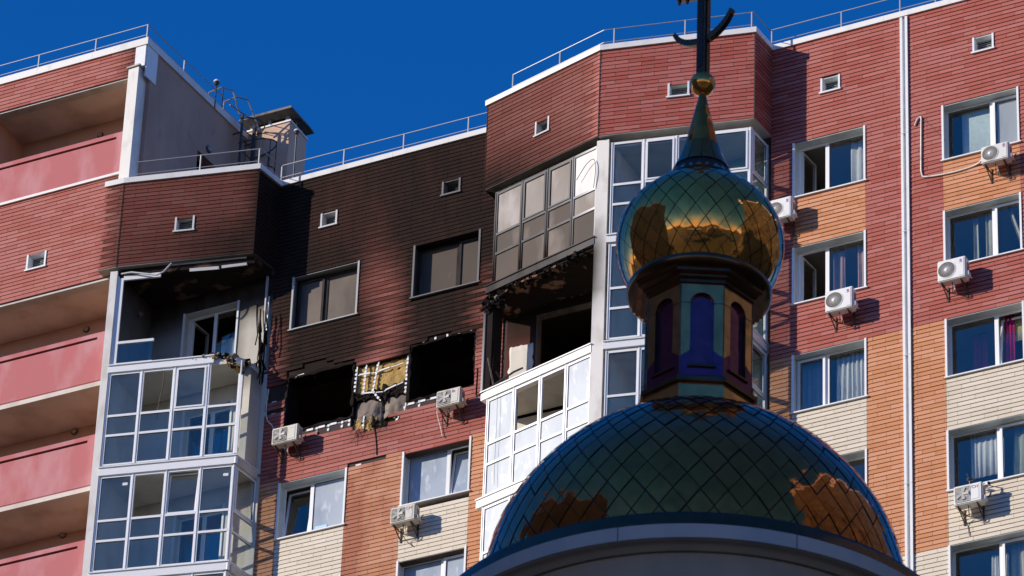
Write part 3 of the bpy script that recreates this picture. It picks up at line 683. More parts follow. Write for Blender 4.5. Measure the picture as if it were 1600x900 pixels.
# loose, bent bits hanging from the torn cladding
for i in range(10):
    b = MB(); t = random.uniform(-11.7, -10.6); z = random.uniform(62.9, 63.5); p0 = FM.P(t, 0.0, z); p1 = FM.P(t+random.uniform(-0.25, 0.25), 0.12, z-random.uniform(0.05, 0.3))
    b.tube(p0, p1, 0.006, 'cable', 4); b.build('bent_wire', bld)

# ------------------------------------------------------------------ glazed bays
def floor_slab(pts, z0, z1, m, name='floor_slab', sf=None):
    b = MB(sf); b.poly_prism([(p[0], -p[1]) for p in pts], z0, z1, m); o = clean(b.build(name, bld)); return o
def off_poly(p, q, d):
    f, L = fr2(p, q, d); return f, L
INS = 0.12
def glazed(F, seps, zt, zb, kinds, parent_name='glazed_balcony', torn=(), sf=None, frame='pvc', z_tr=(1.33, 0.80), first=False, last=False, t_end=None, hang=None):
    """one storey of glazing on a face; seps: column boundaries; zt/zb top and bottom of the glazing; kinds per column: list of three pane materials (top, mid, low), None = empty"""
    w = 0.038; b = MB(sf)
    for t in seps[:-1]:
        b.box(F, t-0.012, t+0.012, -0.03, 0.035, zb, zt, frame)
    b.box(F, seps[-1]-0.012, seps[-1]+0.012, -0.03, 0.035, zb, zt, frame)
    for i, (a, c) in enumerate(zip(seps, seps[1:])):
        for (q0, q1, q2, q3) in ((a+0.014, a+w+0.014, zb, zt), (c-w-0.014, c-0.014, zb, zt-0.35), (a+w, c-w, zb, zb+w)) if i in torn else ((a+0.014, a+w+0.014, zb, zt), (c-w-0.014, c-0.014, zb, zt), (a+w, c-w, zb, zb+w), (a+w, c-w, zt-w-0.02, zt)): b.box(F, q0, q1, -0.03, 0.02, q2, q3, frame)
        for zz in z_tr: b.box(F, a+w, c-w, -0.03, 0.024, zb+zz-0.030, zb+zz+0.030, frame)
    o = b.build(parent_name, bld)
    lev = [zb+w, zb+z_tr[1]-0.030, zb+z_tr[1]+0.030, zb+z_tr[0]-0.030, zb+z_tr[0]+0.030, zt-w-0.02]
    for i, (a, c) in enumerate(zip(seps, seps[1:])):
        k = kinds[i]
        for j, (e, g) in enumerate(((lev[4], lev[5]), (lev[2], lev[3]), (lev[0], lev[1]))):
            if k[j] is None: continue
            mname = k[j]
            if mname.endswith('+s') or mname.endswith('+t'):       # with an opening sash
                mode = mname[-1]; mname = mname[:-2]
                Fs = Fr(F.x, F.y, F.a, (0.10, e)) if mode == 't' else F
                sash(Fs, a+w+0.016, c-w-0.016, e+0.004, g-0.004, -0.02 if mode == 't' else 0.012, 0.038, o, mname, sf, frame)
            else:
                p = MB(); p.box(F, a+w+0.014, c-w-0.014, -0.009, -0.003, e, g, mname); p.build('pane', o)
                q = MB(); q.box(F, a+w+0.014, c-w-0.014, -0.003, 0.008, g-0.008, g, 'cable'); q.box(F, a+w+0.014, a+w+0.022, -0.003, 0.008, e, g, 'cable'); q.build('gasket', o)
    return o
def bandbox(F, t0, t1, z0, z1, m='pvc', d0=-0.2, d1=0.06, name='floor_band', sf=None):
    b = MB(sf); b.box(F, t0, t1, d0, d1, z0, z1, m); b.box(F, t0-0.01, t1+0.015, -0.01, d1+0.03, z1, z1+0.025, m)
    return b.build(name, bld)
# bay 1
f1, l1 = fr2(B1A, B1B, INS); f1r, l1r = fr2(B1B, B1R, INS)
f1r = Fr(f1.P(l1-INS*0.85, 0, 0)[0], f1.P(l1-INS*0.85, 0, 0)[1], f1r.a); l1g = l1-INS*0.85
seps1 = [0.03, 0.82, 1.61, 2.41, l1g-0.005]
bal1 = [(-17.40, -0.24), (-17.40, 1.20), (-14.45, 0.50), (-14.28, 0.45), (-14.20, -0.24)]
ZF = [68.0, 65.32, 62.54, 59.76, 56.98]      # band tops
sfb = lambda k: (lambda x, y, z: k)
# storey 2 (below the fire), 3, 4
G = 'glassb'
glazed(f1, seps1, 65.16, 62.66, [[G, G, G], [None, G, G], [G+'+s', G, G], [None, G, G]], sf=None, torn=(3,))
glazed(f1, seps1, 62.38, 59.86, [[G, G, G], [None, G, G], [G+'+t', G, G], [G, G, G]])
glazed(f1, seps1, 59.60, 57.08, [[G, G, G]]*4)
sr = [0.02, l1r-0.02]
glazed(f1r, sr, 62.38, 59.86, [['glassc+s', 'glassc', 'glassc']]); glazed(f1r, sr, 59.60, 57.08, [[G, G, G]])
for zt, zb in ((65.36, 65.16), (62.60, 62.38), (59.83, 59.60), (57.05, 56.85)):
    if zt == 65.36: bandbox(f1, 0.0, 2.52, zb, zt-0.025)
    else:
        bandbox(f1, 0.0, l1g+0.05, zb, zt-0.025); bandbox(f1r, -0.05, l1r+0.05, zb, zt-0.026, d1=0.055)
# bay 1 corner pillar
b = MB(lambda x, y, z: 0.0); b.box(f1, -0.16, 0.012, -0.16, 0.05, 50.0, 67.98, 'pillar'); b.build('corner_pillar', bld)
b = MB(); b.box(f1, 0.012, 0.05, -0.10, 0.0, 50.0, 67.86, 'pvc'); b.build('edge_profile', bld)
b = MB(); b.box(f1r, l1r-0.03, l1r+0.03, -0.08, 0.0, 56, 65.1, 'pvc'); b.build('edge_profile', bld)
# bay interiors: slabs, side and back walls
def bay_inside(poly, z_levels, back, mats, side=None):
    for i, z in enumerate(z_levels): floor_slab(poly, z-0.20, z-0.03, mats[i], sf=None)
mk = lambda pts, z0, z1, m, sf=None: floor_slab(pts, z0, z1, m, sf=sf)
mk(bal1, 67.86, 68.04, 'peel', sfb(0.6))
broken1 = [(-17.40, -0.24), (-17.40, 1.20), (-14.52, 0.52), (-14.40, 0.36), (-14.44, 0.22), (-14.28, 0.08), (-14.26, -0.24)]
mk(broken1, 65.13, 65.30, 'plaster'); mk(bal1, 62.36, 62.54, 'plaster'); mk(bal1, 59.58, 59.76, 'plaster'); mk(bal1, 56.8, 56.98, 'plaster')
def back_wall(F, t0, t1, z0, z1, holes, m, sf=None, d1=0.0, name='balcony_back_wall'):
    ts = sorted({t0, t1} | {h[i] for h in holes for i in (0, 1)}); zs = sorted({z0, z1} | {h[i] for h in holes for i in (2, 3)})
    b = MB(sf)
    for za, zb in zip(zs, zs[1:]):
        for ta, tb in zip(ts, ts[1:]):
            if any(h[0] <= (ta+tb)/2 <= h[1] and h[2] <= (za+zb)/2 <= h[3] for h in holes): continue
            n = max(1, int((tb-ta)/0.3)); kz = max(1, int((zb-za)/0.3))
            for i in range(n):
                for j in range(kz):
                    b.box(F, ta+(tb-ta)*i/n, ta+(tb-ta)*(i+1)/n, d1-0.18, d1, za+(zb-za)*j/kz, za+(zb-za)*(j+1)/kz, m)
    return b.build(name, bld)
def s_b1back(x, y, z): return 0.62 + 0.36*sm(z, 66.6, 67.4) - 0.32*band(x, -15.0, -14.8, -14.2, -14.1)*(1-sm(z, 66.6, 67.2))
FBK = Fr(0, 0.26)
win1 = (-16.50, -15.02, 65.35, 67.45)
back_wall(FBK, -17.45, -14.12, 65.25, 67.95, [win1], 'plaster', s_b1back)
for z in (62.50, 59.72, 56.95):
    back_wall(FBK, -17.45, -14.12, z, z+2.70, [(-16.3, -15.0, z+0.5, z+2.2)], 'plaster')
    window(FBK, -16.3, -15.0, z+0.5, z+2.2, 0.5, {'R': 'sash'}, 'glass', None, 'room')
b = MB(lambda x, y, z: (0.72+0.26*sm(z, 66.6, 67.9)) if z > 65.2 else 0.0); b.box(Fr(-17.40, 0.26, rad(90)), -1.45, 0.0, -0.08, 0.0, 65.25, 67.95, 'plaster')
for z in (62.5, 59.72, 56.95): b.box(Fr(-17.40, 0.26, rad(90)), -1.45, 0.0, -0.08, 0.0, z, z+2.65, 'plaster')
b.build('balcony_side_wall', bld)
# balcony door of the burnt storey, with its right light still covered
w1 = window(FBK, *win1, 0.50, {'L': 'open'}, 'glassb', sfb(0.25), 'char')
curtain(FBK, -15.62, -15.05, 65.2, 66.7, 'cl_white', 'crumpled white cloth behind the balcony window of the burnt top storey', d=-0.33, amp=0.03, waves=3, cat='cloth')
# remains of the glazing on the burnt storey
b = MB(sfb(0.1)); b.box(f1, 0.05, 0.16, -0.05, 0.0, 65.35, 67.80, 'pvc'); b.box(f1, 0.16, 1.05, -0.05, 0.0, 67.74, 67.86, 'pvc')
b.box(f1, 0.16, 1.02, -0.04, 0.01, 65.96, 66.03, 'pvc'); b.box(f1, 0.16, 1.02, -0.04, 0.01, 65.37, 65.43, 'pvc'); b.box(f1, 1.12, 2.0, -0.12, -0.06, 65.36, 65.42, 'pvc')
o = b.build('broken_glazing_frame', bld)
p = MB(); p.box(f1, 0.16, 1.0, -0.02, -0.014, 65.43, 65.96, 'glass'); p.build('pane', o)
b = MB(sfb(0.3)); P = f1.P
b.path([P(0.10, 0.03, 67.90), P(0.35, 0.06, 67.90), P(1.0, 0.10, 67.72), P(1.16, 0.10, 67.80), P(1.32, 0.08, 68.02)], 0.022, 'white', 6)
b.box(f1, 1.30, 3.1, -0.02, 0.01, 68.01, 68.045, 'white')
b.build('hanging_flashing', bld)
b = MB(sfb(0.35))
b.hexa([P(1.75, 0.02, 67.78), P(2.45, 0.02, 67.76), P(2.45, -0.10, 67.84), P(1.75, -0.10, 67.88), P(1.75, 0.03, 67.86), P(2.45, 0.03, 67.84), P(2.45, -0.10, 67.9), P(1.75, -0.10, 67.93)], 'white')
b.hexa([P(2.52, 0.02, 67.78), P(3.12, 0.02, 67.80), P(3.12, -0.10, 67.86), P(2.52, -0.10, 67.86), P(2.52, 0.03, 67.85), P(3.12, 0.03, 67.86), P(3.12, -0.10, 67.9), P(2.52, -0.10, 67.9)], 'white')
b.build('hanging_flashing', bld)
# soffits of both bays
def soffit(outer, inner, z, sf):
    b = MB(sf)
    for (a, c), (e, g) in zip(zip(outer, outer[1:]), zip(inner, inner[1:])):
        n = 3
        for i in range(n):
            u, v = i/n, (i+1)/n; L_ = lambda p, q, w_: (p[0]+(q[0]-p[0])*w_, -(p[1]+(q[1]-p[1])*w_))
            A, C, E_, G_ = L_(a, c, u), L_(a, c, v), L_(e, g, v), L_(e, g, u)
            b.hexa([(*A, z), (*C, z), (*E_, z+0.005), (*G_, z+0.005), (*A, z+0.02), (*C, z+0.02), (*E_, z+0.03), (*G_, z+0.03)], 'soffit')
    return b.build('soffit', bld)
soffit([B1L, B1A, B1B, B1R], [(-17.95, 1.05), (-17.42, 1.06), (-14.5, 0.35), (-14.42, -0.25)], 68.045, lambda x, y, z: 0.35+0.5*sm(x, -17.0, -15.5))
soffit([B2A, B2B], [(-7.95, 0.42), (-4.98, 1.25)], 68.045, sfb(0.85))
soffit([B2B, B2C, B2R], [(-4.98, 1.25), (-1.80, 0.55), (-1.76, 0.0)], 68.045, lambda x, y, z: 0.25*(1-sm(x, -5, -4)))
# broken slab edge and charred remains hanging at the right of bay 1
def rubble(F, t0, t1, d0, d1, z0, z1, n, ms, name, parent, smin=0.02, smax=0.09):
    b = MB(lambda x, y, z: 0.0)
    for i in range(n):
        c = Vector(F.P(random.uniform(t0, t1), random.uniform(d0, d1), random.uniform(z0, z1))); s_ = random.uniform(smin, smax)
        R = Matrix.Rotation(random.uniform(0, 6), 3, Vector((random.random(), random.random(), random.random()+0.1)).normalized())
        pts = [c + R @ Vector((sx*s_*random.uniform(0.5, 1), sy*s_*random.uniform(0.4, 1), sz*s_*random.uniform(0.2, 0.8))) for sz in (-1, 1) for sx, sy in ((-1, -1), (1, -1), (1, 1), (-1, 1))]
        b.hexa(pts, random.choice(ms))
    o = b.build(name, parent); o['kind'] = 'stuff'; return o
rubble(f1, 2.0, 2.85, -0.1, 0.06, 65.27, 65.40, 60, ['concrete', 'wool', 'char'], 'rubble', bld, 0.015, 0.06)
rubble(Fr(*f1.P(2.85, 0, 0)[:2], f1.a+rad(50)), 0.0, 0.7, -0.05, 0.12, 65.10, 65.33, 90, ['char', 'char', 'concrete', 'wool'], 'rubble', bld, 0.02, 0.09)
b = MB(sfb(0.55)); q = f1r.P
b.box(f1r, l1r-0.20, l1r-0.15, 0.0, 0.04, 65.2, 67.95, 'pvc'); b.build('edge_profile', bld)
b = MB(sfb(0.0)); b.box(f1r, l1r-0.10, l1r-0.07, 0.02, 0.05, 65.5, 67.35, 'white'); b.build('edge_profile', bld)
for i in range(16):
    b = MB(); t = random.uniform(0.35, 0.95); z = random.uniform(66.0, 67.3)
    pts = [q(t, 0.02, z)]
    for k in range(4): pts.append(q(t+random.uniform(-0.05, 0.08)*k, 0.03+0.03*k*random.random(), z-0.28*(k+1)))
    b.path(pts, random.uniform(0.008, 0.022), 'char', 4); b.build('charred_strip', bld)
for t, z, h in ((0.72, 66.4, 1.5), (0.86, 66.2, 1.25), (0.60, 66.0, 1.2)):
    b = MB(); b.hexa([q(t, 0.02, z-h), q(t+0.05, 0.04, z-h+0.1), q(t+0.04, 0.0, z-h), q(t, 0, z-h), q(t-0.05, 0.02, z), q(t+0.02, 0.04, z), q(t+0.02, 0.0, z), q(t-0.05, 0, z)], 'char'); b.build('charred_slat', bld)
# pale post still standing on storey below, and torn side of that balcony
b = MB(); b.box(f1, l1g-0.02, l1g+0.05, -0.02, 0.04, 62.66, 64.75, 'pvc'); b.build('edge_profile', bld)
back_wall(Fr(-14.32, 0.24, rad(-90)), -0.0, 0.50, 62.56, 65.1, [], 'plaster', lambda x, y, z: 0.15+0.5*sm(z, 64.4, 65.1), d1=0.12, name='balcony_side_wall')

# bay 2
f2l, l2l = fr2(B2A, B2B, INS); f2, l2 = fr2(B2B, B2C, INS)
f2r = Fr(*f2.P(l2-INS*0.9, 0, 0)[:2], FB2r.a); l2r = LB2r; l2g = l2-INS*0.9
s2l = [0.29, 1.075, 1.83, 2.575, l2l-0.08]; s2 = [0.30, 1.03, 1.77, 2.553, l2g]
S = 'sooty'; C_ = 'glassc'
soB = lambda x, y, z: 0.22 + 0.60*(1-sm(x, -5.9, -5.25)) + 0.22*(1-sm(z, 65.3, 66.6))
glazed(f2l, s2l, 67.90, 65.42, [['sooty2', S, S], ['sooty2+s', S, S], ['sooty2+s', S, S], ['film', 'sooty2', S]], sf=soB)
glazed(f2l, s2l, 62.36, 59.86, [['cw', 'cw', 'cw']]*4 if 0 else [['misty', 'misty', 'misty'], [None, 'misty', 'misty'], [None, 'misty', 'misty'], ['misty', 'misty', 'misty']])
glazed(f2l, s2l, 59.58, 57.08, [['misty']*3]*4)
b = MB(soB); b.box(f2l, 0.24, 0.32, -0.10, 0.0, 65.45, 67.95, 'pvc'); b.build('edge_profile', bld)
for zt, zb, sf, m in ((65.42, 65.22, lambda x, y, z: 0.95-0.06*sm(x, -7, -5), 'pvc'), (62.60, 62.38, None, 'pvc'), (59.82, 59.60, None, 'pvc')):
    bandbox(f2l, 0.12, l2l-0.08, zb, zt-0.025, m, sf=sf)
glazed(f2, s2, 67.90, 65.42, [['glassc', G, G], ['glassc+s', G, G], ['glassc', G, G], [G+'+s', G, G]])
glazed(f2, s2, 65.16, 62.66, [[G, G, G]]*4); glazed(f2, s2, 62.36, 59.86, [['glassc', G, G], ['glassc', G, G], [G, G, G], [G, G, G]]); glazed(f2, s2, 59.58, 57.08, [[G, G, G]]*4)
for a_, c_ in ((67.90, 65.42), (65.16, 62.66), (62.36, 59.86), (59.58, 57.08)): glazed(f2r, [0.03, l2r-0.02], a_, c_, [['glassc+s', 'glassc', 'glassc']])
for zt, zb in ((65.40, 65.20), (62.60, 62.40), (59.82, 59.62)):
    bandbox(f2, 0.24, l2g+0.05, zb, zt-0.025); bandbox(f2r, -0.05, l2r+0.05, zb, zt-0.026, d1=0.055)
sp2 = lambda x, y, z: 0.80*band(z, 63.2, 64.2, 65.2, 65.9)*1.0 + 0.12*band(z, 62.4, 63.0, 66, 67)
b = MB(lambda x, y, z: sp2(x, y, z)*(0.35+0.65*(1-sm(x, -5.02, -4.75))))
for i in range(36):
    z0 = 50+ (68.0-50)*i/36 if i else 50
    z1 = 50 + (68.0-50)*(i+1)/36
    b.hexa([f2l.P(l2l-0.09, 0.05, z0), f2.P(0.235, 0.05, z0), f2.P(0.235, -0.12, z0), f2l.P(l2l-0.09, -0.12, z0), f2l.P(l2l-0.09, 0.05, z1), f2.P(0.235, 0.05, z1), f2.P(0.235, -0.12, z1), f2l.P(l2l-0.09, -0.12, z1)], 'pillar', skip=(4, 5) if 0 < i < 35 else ())
# a fold in the middle so the pillar has both faces of the bay
clean(b.build('corner_pillar', bld))
bal2 = [(-7.95, -0.24), (-7.98, 0.55), (-5.0, 1.30), (-1.75, 0.55), (-1.72, 0.0), (-1.72, -0.24)]
mk(bal2, 67.86, 68.04, 'plaster'); mk(bal2, 65.24, 65.40, 'peel', None); mk(bal2, 62.40, 62.58, 'plaster'); mk(bal2, 59.60, 59.80, 'plaster'); mk(bal2, 56.8, 57.0, 'plaster')
# underside of the slab above the burnt storey, charred and sagging
lum = MB()
def under(x, y):
    return 65.16 + 0.05*noise.noise(Vector((x*1.5, y*1.5, 3))) - 0.12*sm(-x, 7.0, 8.1)
nx, ny = 22, 8
for j in range(ny+1):
    for i in range(nx+1):
        x = -8.05 + (3.07)*i/nx; fo_ = 0.62+(1.42-0.62)*i/nx; o_ = -0.24 + (fo_+0.24+ (0.05*noise.noise(Vector((x*4, 0, 1))) if j == ny else 0))*j/ny
        lum.v.append((x, -o_, under(x, o_) - (0.04 if j == ny else 0)))
for j in range(ny):
    for i in range(nx):
        k = j*(nx+1)+i; lum.f.append((k, k+nx+1, k+nx+2, k+1)); lum.m.append(lum.mi('peel')); lum.r.append(0.5)
o = lum.build('charred_ceiling', bld, smooth=True); sd = o.modifiers.new('t', 'SOLIDIFY'); sd.thickness = 0.05; sd.offset = 1
rubble(f2l, 0.05, 0.5, -0.25, 0.08, 64.75, 65.15, 60, ['char', 'char', 'concrete'], 'rubble', bld, 0.03, 0.10)
rubble(f2l, 0.3, 3.1, -0.2, 0.05, 65.08, 65.20, 120, ['char'], 'rubble', bld, 0.02, 0.07)
FB2k = Fr(0, 0.26)
def s_b2back(x, y, z): return 0.80 + 0.19*sm(z, 64.30-0.25*(x+7.7), 64.70)
back_wall(FB2k, -8.0, -4.7, 62.55, 65.25, [(-7.22, -5.2, 63.2, 64.92)], 'red', s_b2back)
room(FB2k, -7.3, -5.1, 62.6, 64.95, -0.2, 'char', 2.5)
b = MB(sfb(0.6)); b.box(FB2k, -7.25, -7.20, -0.1, 0.05, 63.2, 64.95, 'concrete'); b.box(FB2k, -7.2, -5.2, -0.1, 0.03, 64.90, 64.97, 'concrete'); b.build('scorched_lintel', bld)
lumpy('plaster_patch', FB2k, -7.90, -7.32, 63.0, 64.25, 0.035, 'plaster', bld, seed=21, amp=0.01, edge=0.05, thick=0.03)
# left cheek of the burnt storey, black, and back walls of the others
b = MB(); b.box(f2l, 0.10, 0.30, -0.35, -0.02, 62.6, 65.2, 'char'); b.build('charred_remains', bld)
b = MB(lambda x, y, z: 0.55+0.4*sm(z, 62.8, 64.2)); b.box(f2l, 0.06, 0.12, -0.05, 0.02, 62.6, 65.0, 'pvc'); b.build('edge_profile', bld)
for pts, r_, m_, nm in (([(0.42, -0.05, 62.6), (0.22, -0.02, 63.5)], 0.025, 'rust', 'charred_stick'), ([(0.72, -0.05, 62.62), (0.42, -0.08, 63.1)], 0.02, 'char', 'charred_stick'),
    ([(-0.02, 0.05, 62.55), (1.10, 0.10, 62.72), (1.35, 0.08, 62.74)], 0.024, 'dark', 'fallen_bar'), ([(-0.35, -0.3, 62.9), (-0.34, -0.3, 63.6)], 0.02, 'char', 'charred_stick'), ([(0.30, -0.1, 62.6), (0.33, -0.06, 63.3), (0.29, -0.1, 64.0)], 0.018, 'char', 'charred_stick')):
    b = MB(); b.path([f2l.P(*p_) for p_ in pts], r_, m_, 5); b.build(nm, bld)
pb = {65.38: 'plaster', 59.78: 'plaster', 57.0: 'plaster'}
for z, m in pb.items():
    h = [] if z == 65.38 else [(-7.3, -5.6, z+0.5, z+2.2)]
    back_wall(FB2k, -8.0, -1.7, z, z+2.55, h, m)
    if h: window(FB2k, -7.3, -5.6, z+0.5, z+2.2, 0.5, {'R': 'sash'}, 'glass', None, 'room')
back_wall(FB2k, -4.7, -1.7, 62.55, 65.25, [], 'plaster')
b = MB(); b.box(Fr(-4.72, 0.26, rad(90)), -1.5, 0, -0.05, 0.05, 62.6, 65.22, 'plaster')
for z in (65.4, 59.8, 57.0): b.box(Fr(-4.72, 0.26, rad(90)), -1.48, 0, -0.05, 0.05, z, z+2.45, 'plaster')
b.build('partition_wall', bld)
MG = cloth('mint_painted_wall', (0.42, 0.62, 0.56), 0.0)
b = MB(); b.box(FB2k, -4.65, -1.75, -0.0, 0.02, 65.4, 67.86, MG); b.box(FB2k, -4.65, -1.75, 0.0, 0.02, 59.8, 62.38, MG); b.box(FB2k, -4.65, -1.75, 0.0, 0.02, 62.6, 65.2, MG); b.build('painted_wall', bld)
# white curtains of the lower oblique bay storey
for i, lab in ((0, 'white net curtain in the leftmost column of the oblique glazed balcony beside the dome'), (3, 'white net curtain in the column of the oblique balcony next to the white pillar')):
    curtain(f2l, s2l[i]+0.08, s2l[i+1]-0.05, 60.0, 62.25, 'cl_white', lab, d=-0.14, waves=5, amp=0.02)

# ------------------------------------------------------------------ left wing with open pink balconies
PK = [(72.19, 70.98), (66.50, 65.13), (63.68, 62.29), (60.87, 59.48), (58.07, 56.7)]
for i, (zt, zb) in enumerate(PK):
    b = MB(); 
    b.box(FW, -25, -17.72, -0.14, 0.0, zb, zt-0.19, 'pink'); b.box(FW, -25, -17.95, -0.14, -0.05, zt-0.19, zt-0.12, 'pinkdark'); b.box(FW, -17.95, -17.72, -0.14, 0.0, zt-0.19, zt-0.12, 'pink')
    b.box(FW, -25, -17.72, -0.14, 0.0, zt-0.12, zt-0.005, 'pink')
    if i: b.box(FW, -25, -17.735, -0.1, 0.012, zb+0.02, zb+0.27, 'pink')
    o = b.build('balcony_parapet', bld)
    sb = MB(); sb.box(FW, -25, -17.60, -1.42, -0.002 if i else -0.16, zb-0.12, zb-0.002 if i else zb-0.03, 'beige'); sb.build('balcony_slab', bld)
# top ceiling, and the dropped edge beams
b = MB(); b.box(FW, -25, -17.62, -1.42, -0.26, 73.80, 73.92, 'beige'); b.box(FW, -25, -17.62, -0.26, -0.03, 73.74, 73.80, 'soffit'); b.build('balcony_slab', bld)
b = MB(); b.box(FW, -25, -17.62, -1.42, -0.26, 67.98, 68.10, 'beige'); b.box(FW, -25, -17.62, -0.26, -0.03, 67.97, 68.03, 'soffit'); b.build('balcony_slab', bld)
b = MB(); b.box(FW, -25, -17.45, -1.60, -1.42, 70.9, 73.95, 'peach'); b.box(FW, -25, -17.45, -1.60, -1.42, 56.5, 68.0, 'peach'); b.build('balcony_back_wall', bld)
b = MB(); b.box(Fr(-21.62, 0.3, rad(90)), -1.38, 0.02, -0.05, 0.05, 70.9, 73.85, 'peach'); b.build('balcony_side_wall', bld)
b = MB(); b.box(Fr(-17.62, 0.3, rad(90)), -1.36, 0.02, -0.05, 0.05, 56.5, 67.95, 'peach'); b.box(Fr(-17.62, 0.3, rad(90)), -1.36, 0.02, -0.05, 0.05, 70.9, 73.8, 'peach'); b.build('balcony_side_wall', bld)
# end wall of the wing above the roof
e0, e1 = (-17.34, 1.08), (-17.03, -3.30)
FE, LE = fr2(e0, e1)
dr = (2.40, 3.20, 70.6, 73.05)
b0 = walls('wing_end_wall', FE, 0.25, LE, 70.3, 74.60, [dr], 'shadowed', -0.25, 0.0, None)
room(FE, dr[0], dr[1], 71.4, dr[3], -0.25, 'char', 1.2)
b = MB(); b.box(FW, -17.72, -17.44, -0.32, 0.10, 70.55, 73.93, 'pillar'); b.build('wing_pillar', bld)
b = MB(); b.hexa([FW.P(-17.76, 0.14, 73.93), FW.P(-17.40, 0.14, 73.95), FW.P(-17.40, -0.34, 73.95), FW.P(-17.76, -0.34, 73.93), FW.P(-17.76, 0.14, 73.97), FW.P(-17.40, 0.14, 73.99), FW.P(-17.40, -0.34, 73.99), FW.P(-17.76, -0.34, 73.97)], 'soffit'); b.build('pillar_cap', bld)
b = MB(); b.box(FW, -17.62, -17.34, -0.28, 0.02, 73.99, 74.61, 'white'); b.box(FE, 0.0, 0.44, 0.0, 0.03, 73.7, 74.60, 'white'); b.build('corner_cladding', bld)

# chimney block on the roof
FC = Fr(-17.06, 3.32); cw = 1.22
b = MB(); b.box(FC, 0, cw, -0.85, 0, 70.3, 74.84, mat('peach_render', (0.60, 0.40, 0.28), 0.85, soot=False, mottle=[((0.42, 0.27, 0.2), 2, 0.5, 0.7, 0.5)])); ch = b.build('chimney_stack', bld)
b = MB(); b.box(FC, -0.03, cw+0.03, -0.88, 0.03, 74.84, 74.885, 'coping'); b.build('stack_edge', ch)
for t, d in ((0.12, -0.08), (cw*0.5, -0.08), (cw-0.12, -0.08), (cw-0.10, -0.42), (cw-0.12, -0.75), (0.12, -0.75)): b = MB(); b.box(FC, t-0.04, t+0.04, d-0.04, d+0.04, 74.885, 75.10, 'steel'); b.build('cowl_post', ch)
b = MB(); b.box(FC, 0.16, cw-0.2, -0.72, -0.14, 74.885, 75.09, 'char'); b.build('flue', ch)
b = MB(); b.hexa([FC.P(-0.14, 0.20, 75.10), FC.P(cw+0.13, 0.20, 75.10), FC.P(cw+0.13, -1.0, 75.10), FC.P(-0.14, -1.0, 75.10), FC.P(-0.10, 0.17, 75.19), FC.P(cw+0.10, 0.17, 75.19), FC.P(cw+0.10, -0.96, 75.19), FC.P(-0.10, -0.96, 75.19)], mat('grey_cowl', (0.17, 0.15, 0.13), 0.8, soot=False, mottle=[((0.07, 0.06, 0.055), 3, 0.5, 0.6, 0.8)])); b.build('cowl', ch)

# ladder with safety cage on the end wall
lad = thing('roof_ladder', 'dark steel ladder with hooped safety cage and handrails on the wing end wall', 'ladder', *bloc(FE, 3.80, 0.25, 70.55))
Lm = Matrix.Rotation(-(FE.a), 4, 'Z')
def in_thing(root, F, z_base, t_base, d_base):
    """returns P(t,d,z) in the thing's own axes (x along the face, y inwards)"""
    return lambda t, d, z: (t-t_base, -(d-d_base), z-z_base)
LP = in_thing(lad, FE, 70.55, 3.80, 0.25)
b = MB(); b.tube(LP(3.80, 0.25, 70.8), LP(3.80, 0.25, 74.9), 0.035, 'dark'); b.tube(LP(4.34, 0.25, 70.8), LP(4.34, 0.25, 74.95), 0.05, 'dark')
for z in (71.6, 73.2, 74.4): b.tube(LP(3.8, 0.25, z), LP(3.8, 0.0, z), 0.02, 'dark'); b.tube(LP(4.34, 0.25, z), LP(4.34, 0.0, z), 0.02, 'dark')
b.build('side_rail', lad)
for i in range(12): b = MB(); b.tube(LP(3.8, 0.25, 70.9+0.33*i), LP(4.34, 0.25, 70.9+0.33*i), 0.013, 'dark'); b.build('rung', lad)
for z, dep in ((72.4, 0.85), (73.2, 0.85), (74.0, 0.85), (74.72, 0.42)):
    b = MB(); b.path([LP(4.07+0.36*cos(a), 0.25+dep*sin(a), z) for a in [pi*k/12 for k in range(13)]], 0.016, 'dark', 5); b.build('cage_hoop', lad)
for a, zt in ((0.18, 74.0), (0.38, 74.0), (0.62, 74.0), (0.82, 74.0)):
    b = MB(); b.tube(LP(4.07+0.36*cos(pi*a), 0.25+0.85*sin(pi*a), 72.3), LP(4.07+0.36*cos(pi*a), 0.25+0.85*sin(pi*a), zt), 0.012, 'dark', 5); b.build('cage_bar', lad)
for d0, t0, t1, zb, zt in ((0.0, 3.0, 3.75, 74.72, 75.35), (0.22, 3.35, 4.2, 74.72, 75.22)):
    b = MB(); b.path([LP(t0, d0-0.25, zb), LP(t0+0.02, d0-0.25, zt-0.1), LP(t0+0.1, d0+0.05, zt), LP(t0+0.35, d0+0.22, zt+0.02), LP(t1, d0+0.28, zb-0.1)], 0.022, 'steel', 6); b.build('handrail', lad)
b = MB(); b.tube(LP(3.25, 0.0, 74.72), LP(3.25, 0.0, 75.5), 0.014, 'dark', 5); b.build('upright', lad)
b = MB(); b.path([LP(3.3, 0.2, 74.9), LP(3.8, 0.35, 74.85), LP(4.3, 0.35, 74.8)], 0.018, 'steel', 5); b.build('handrail', lad)
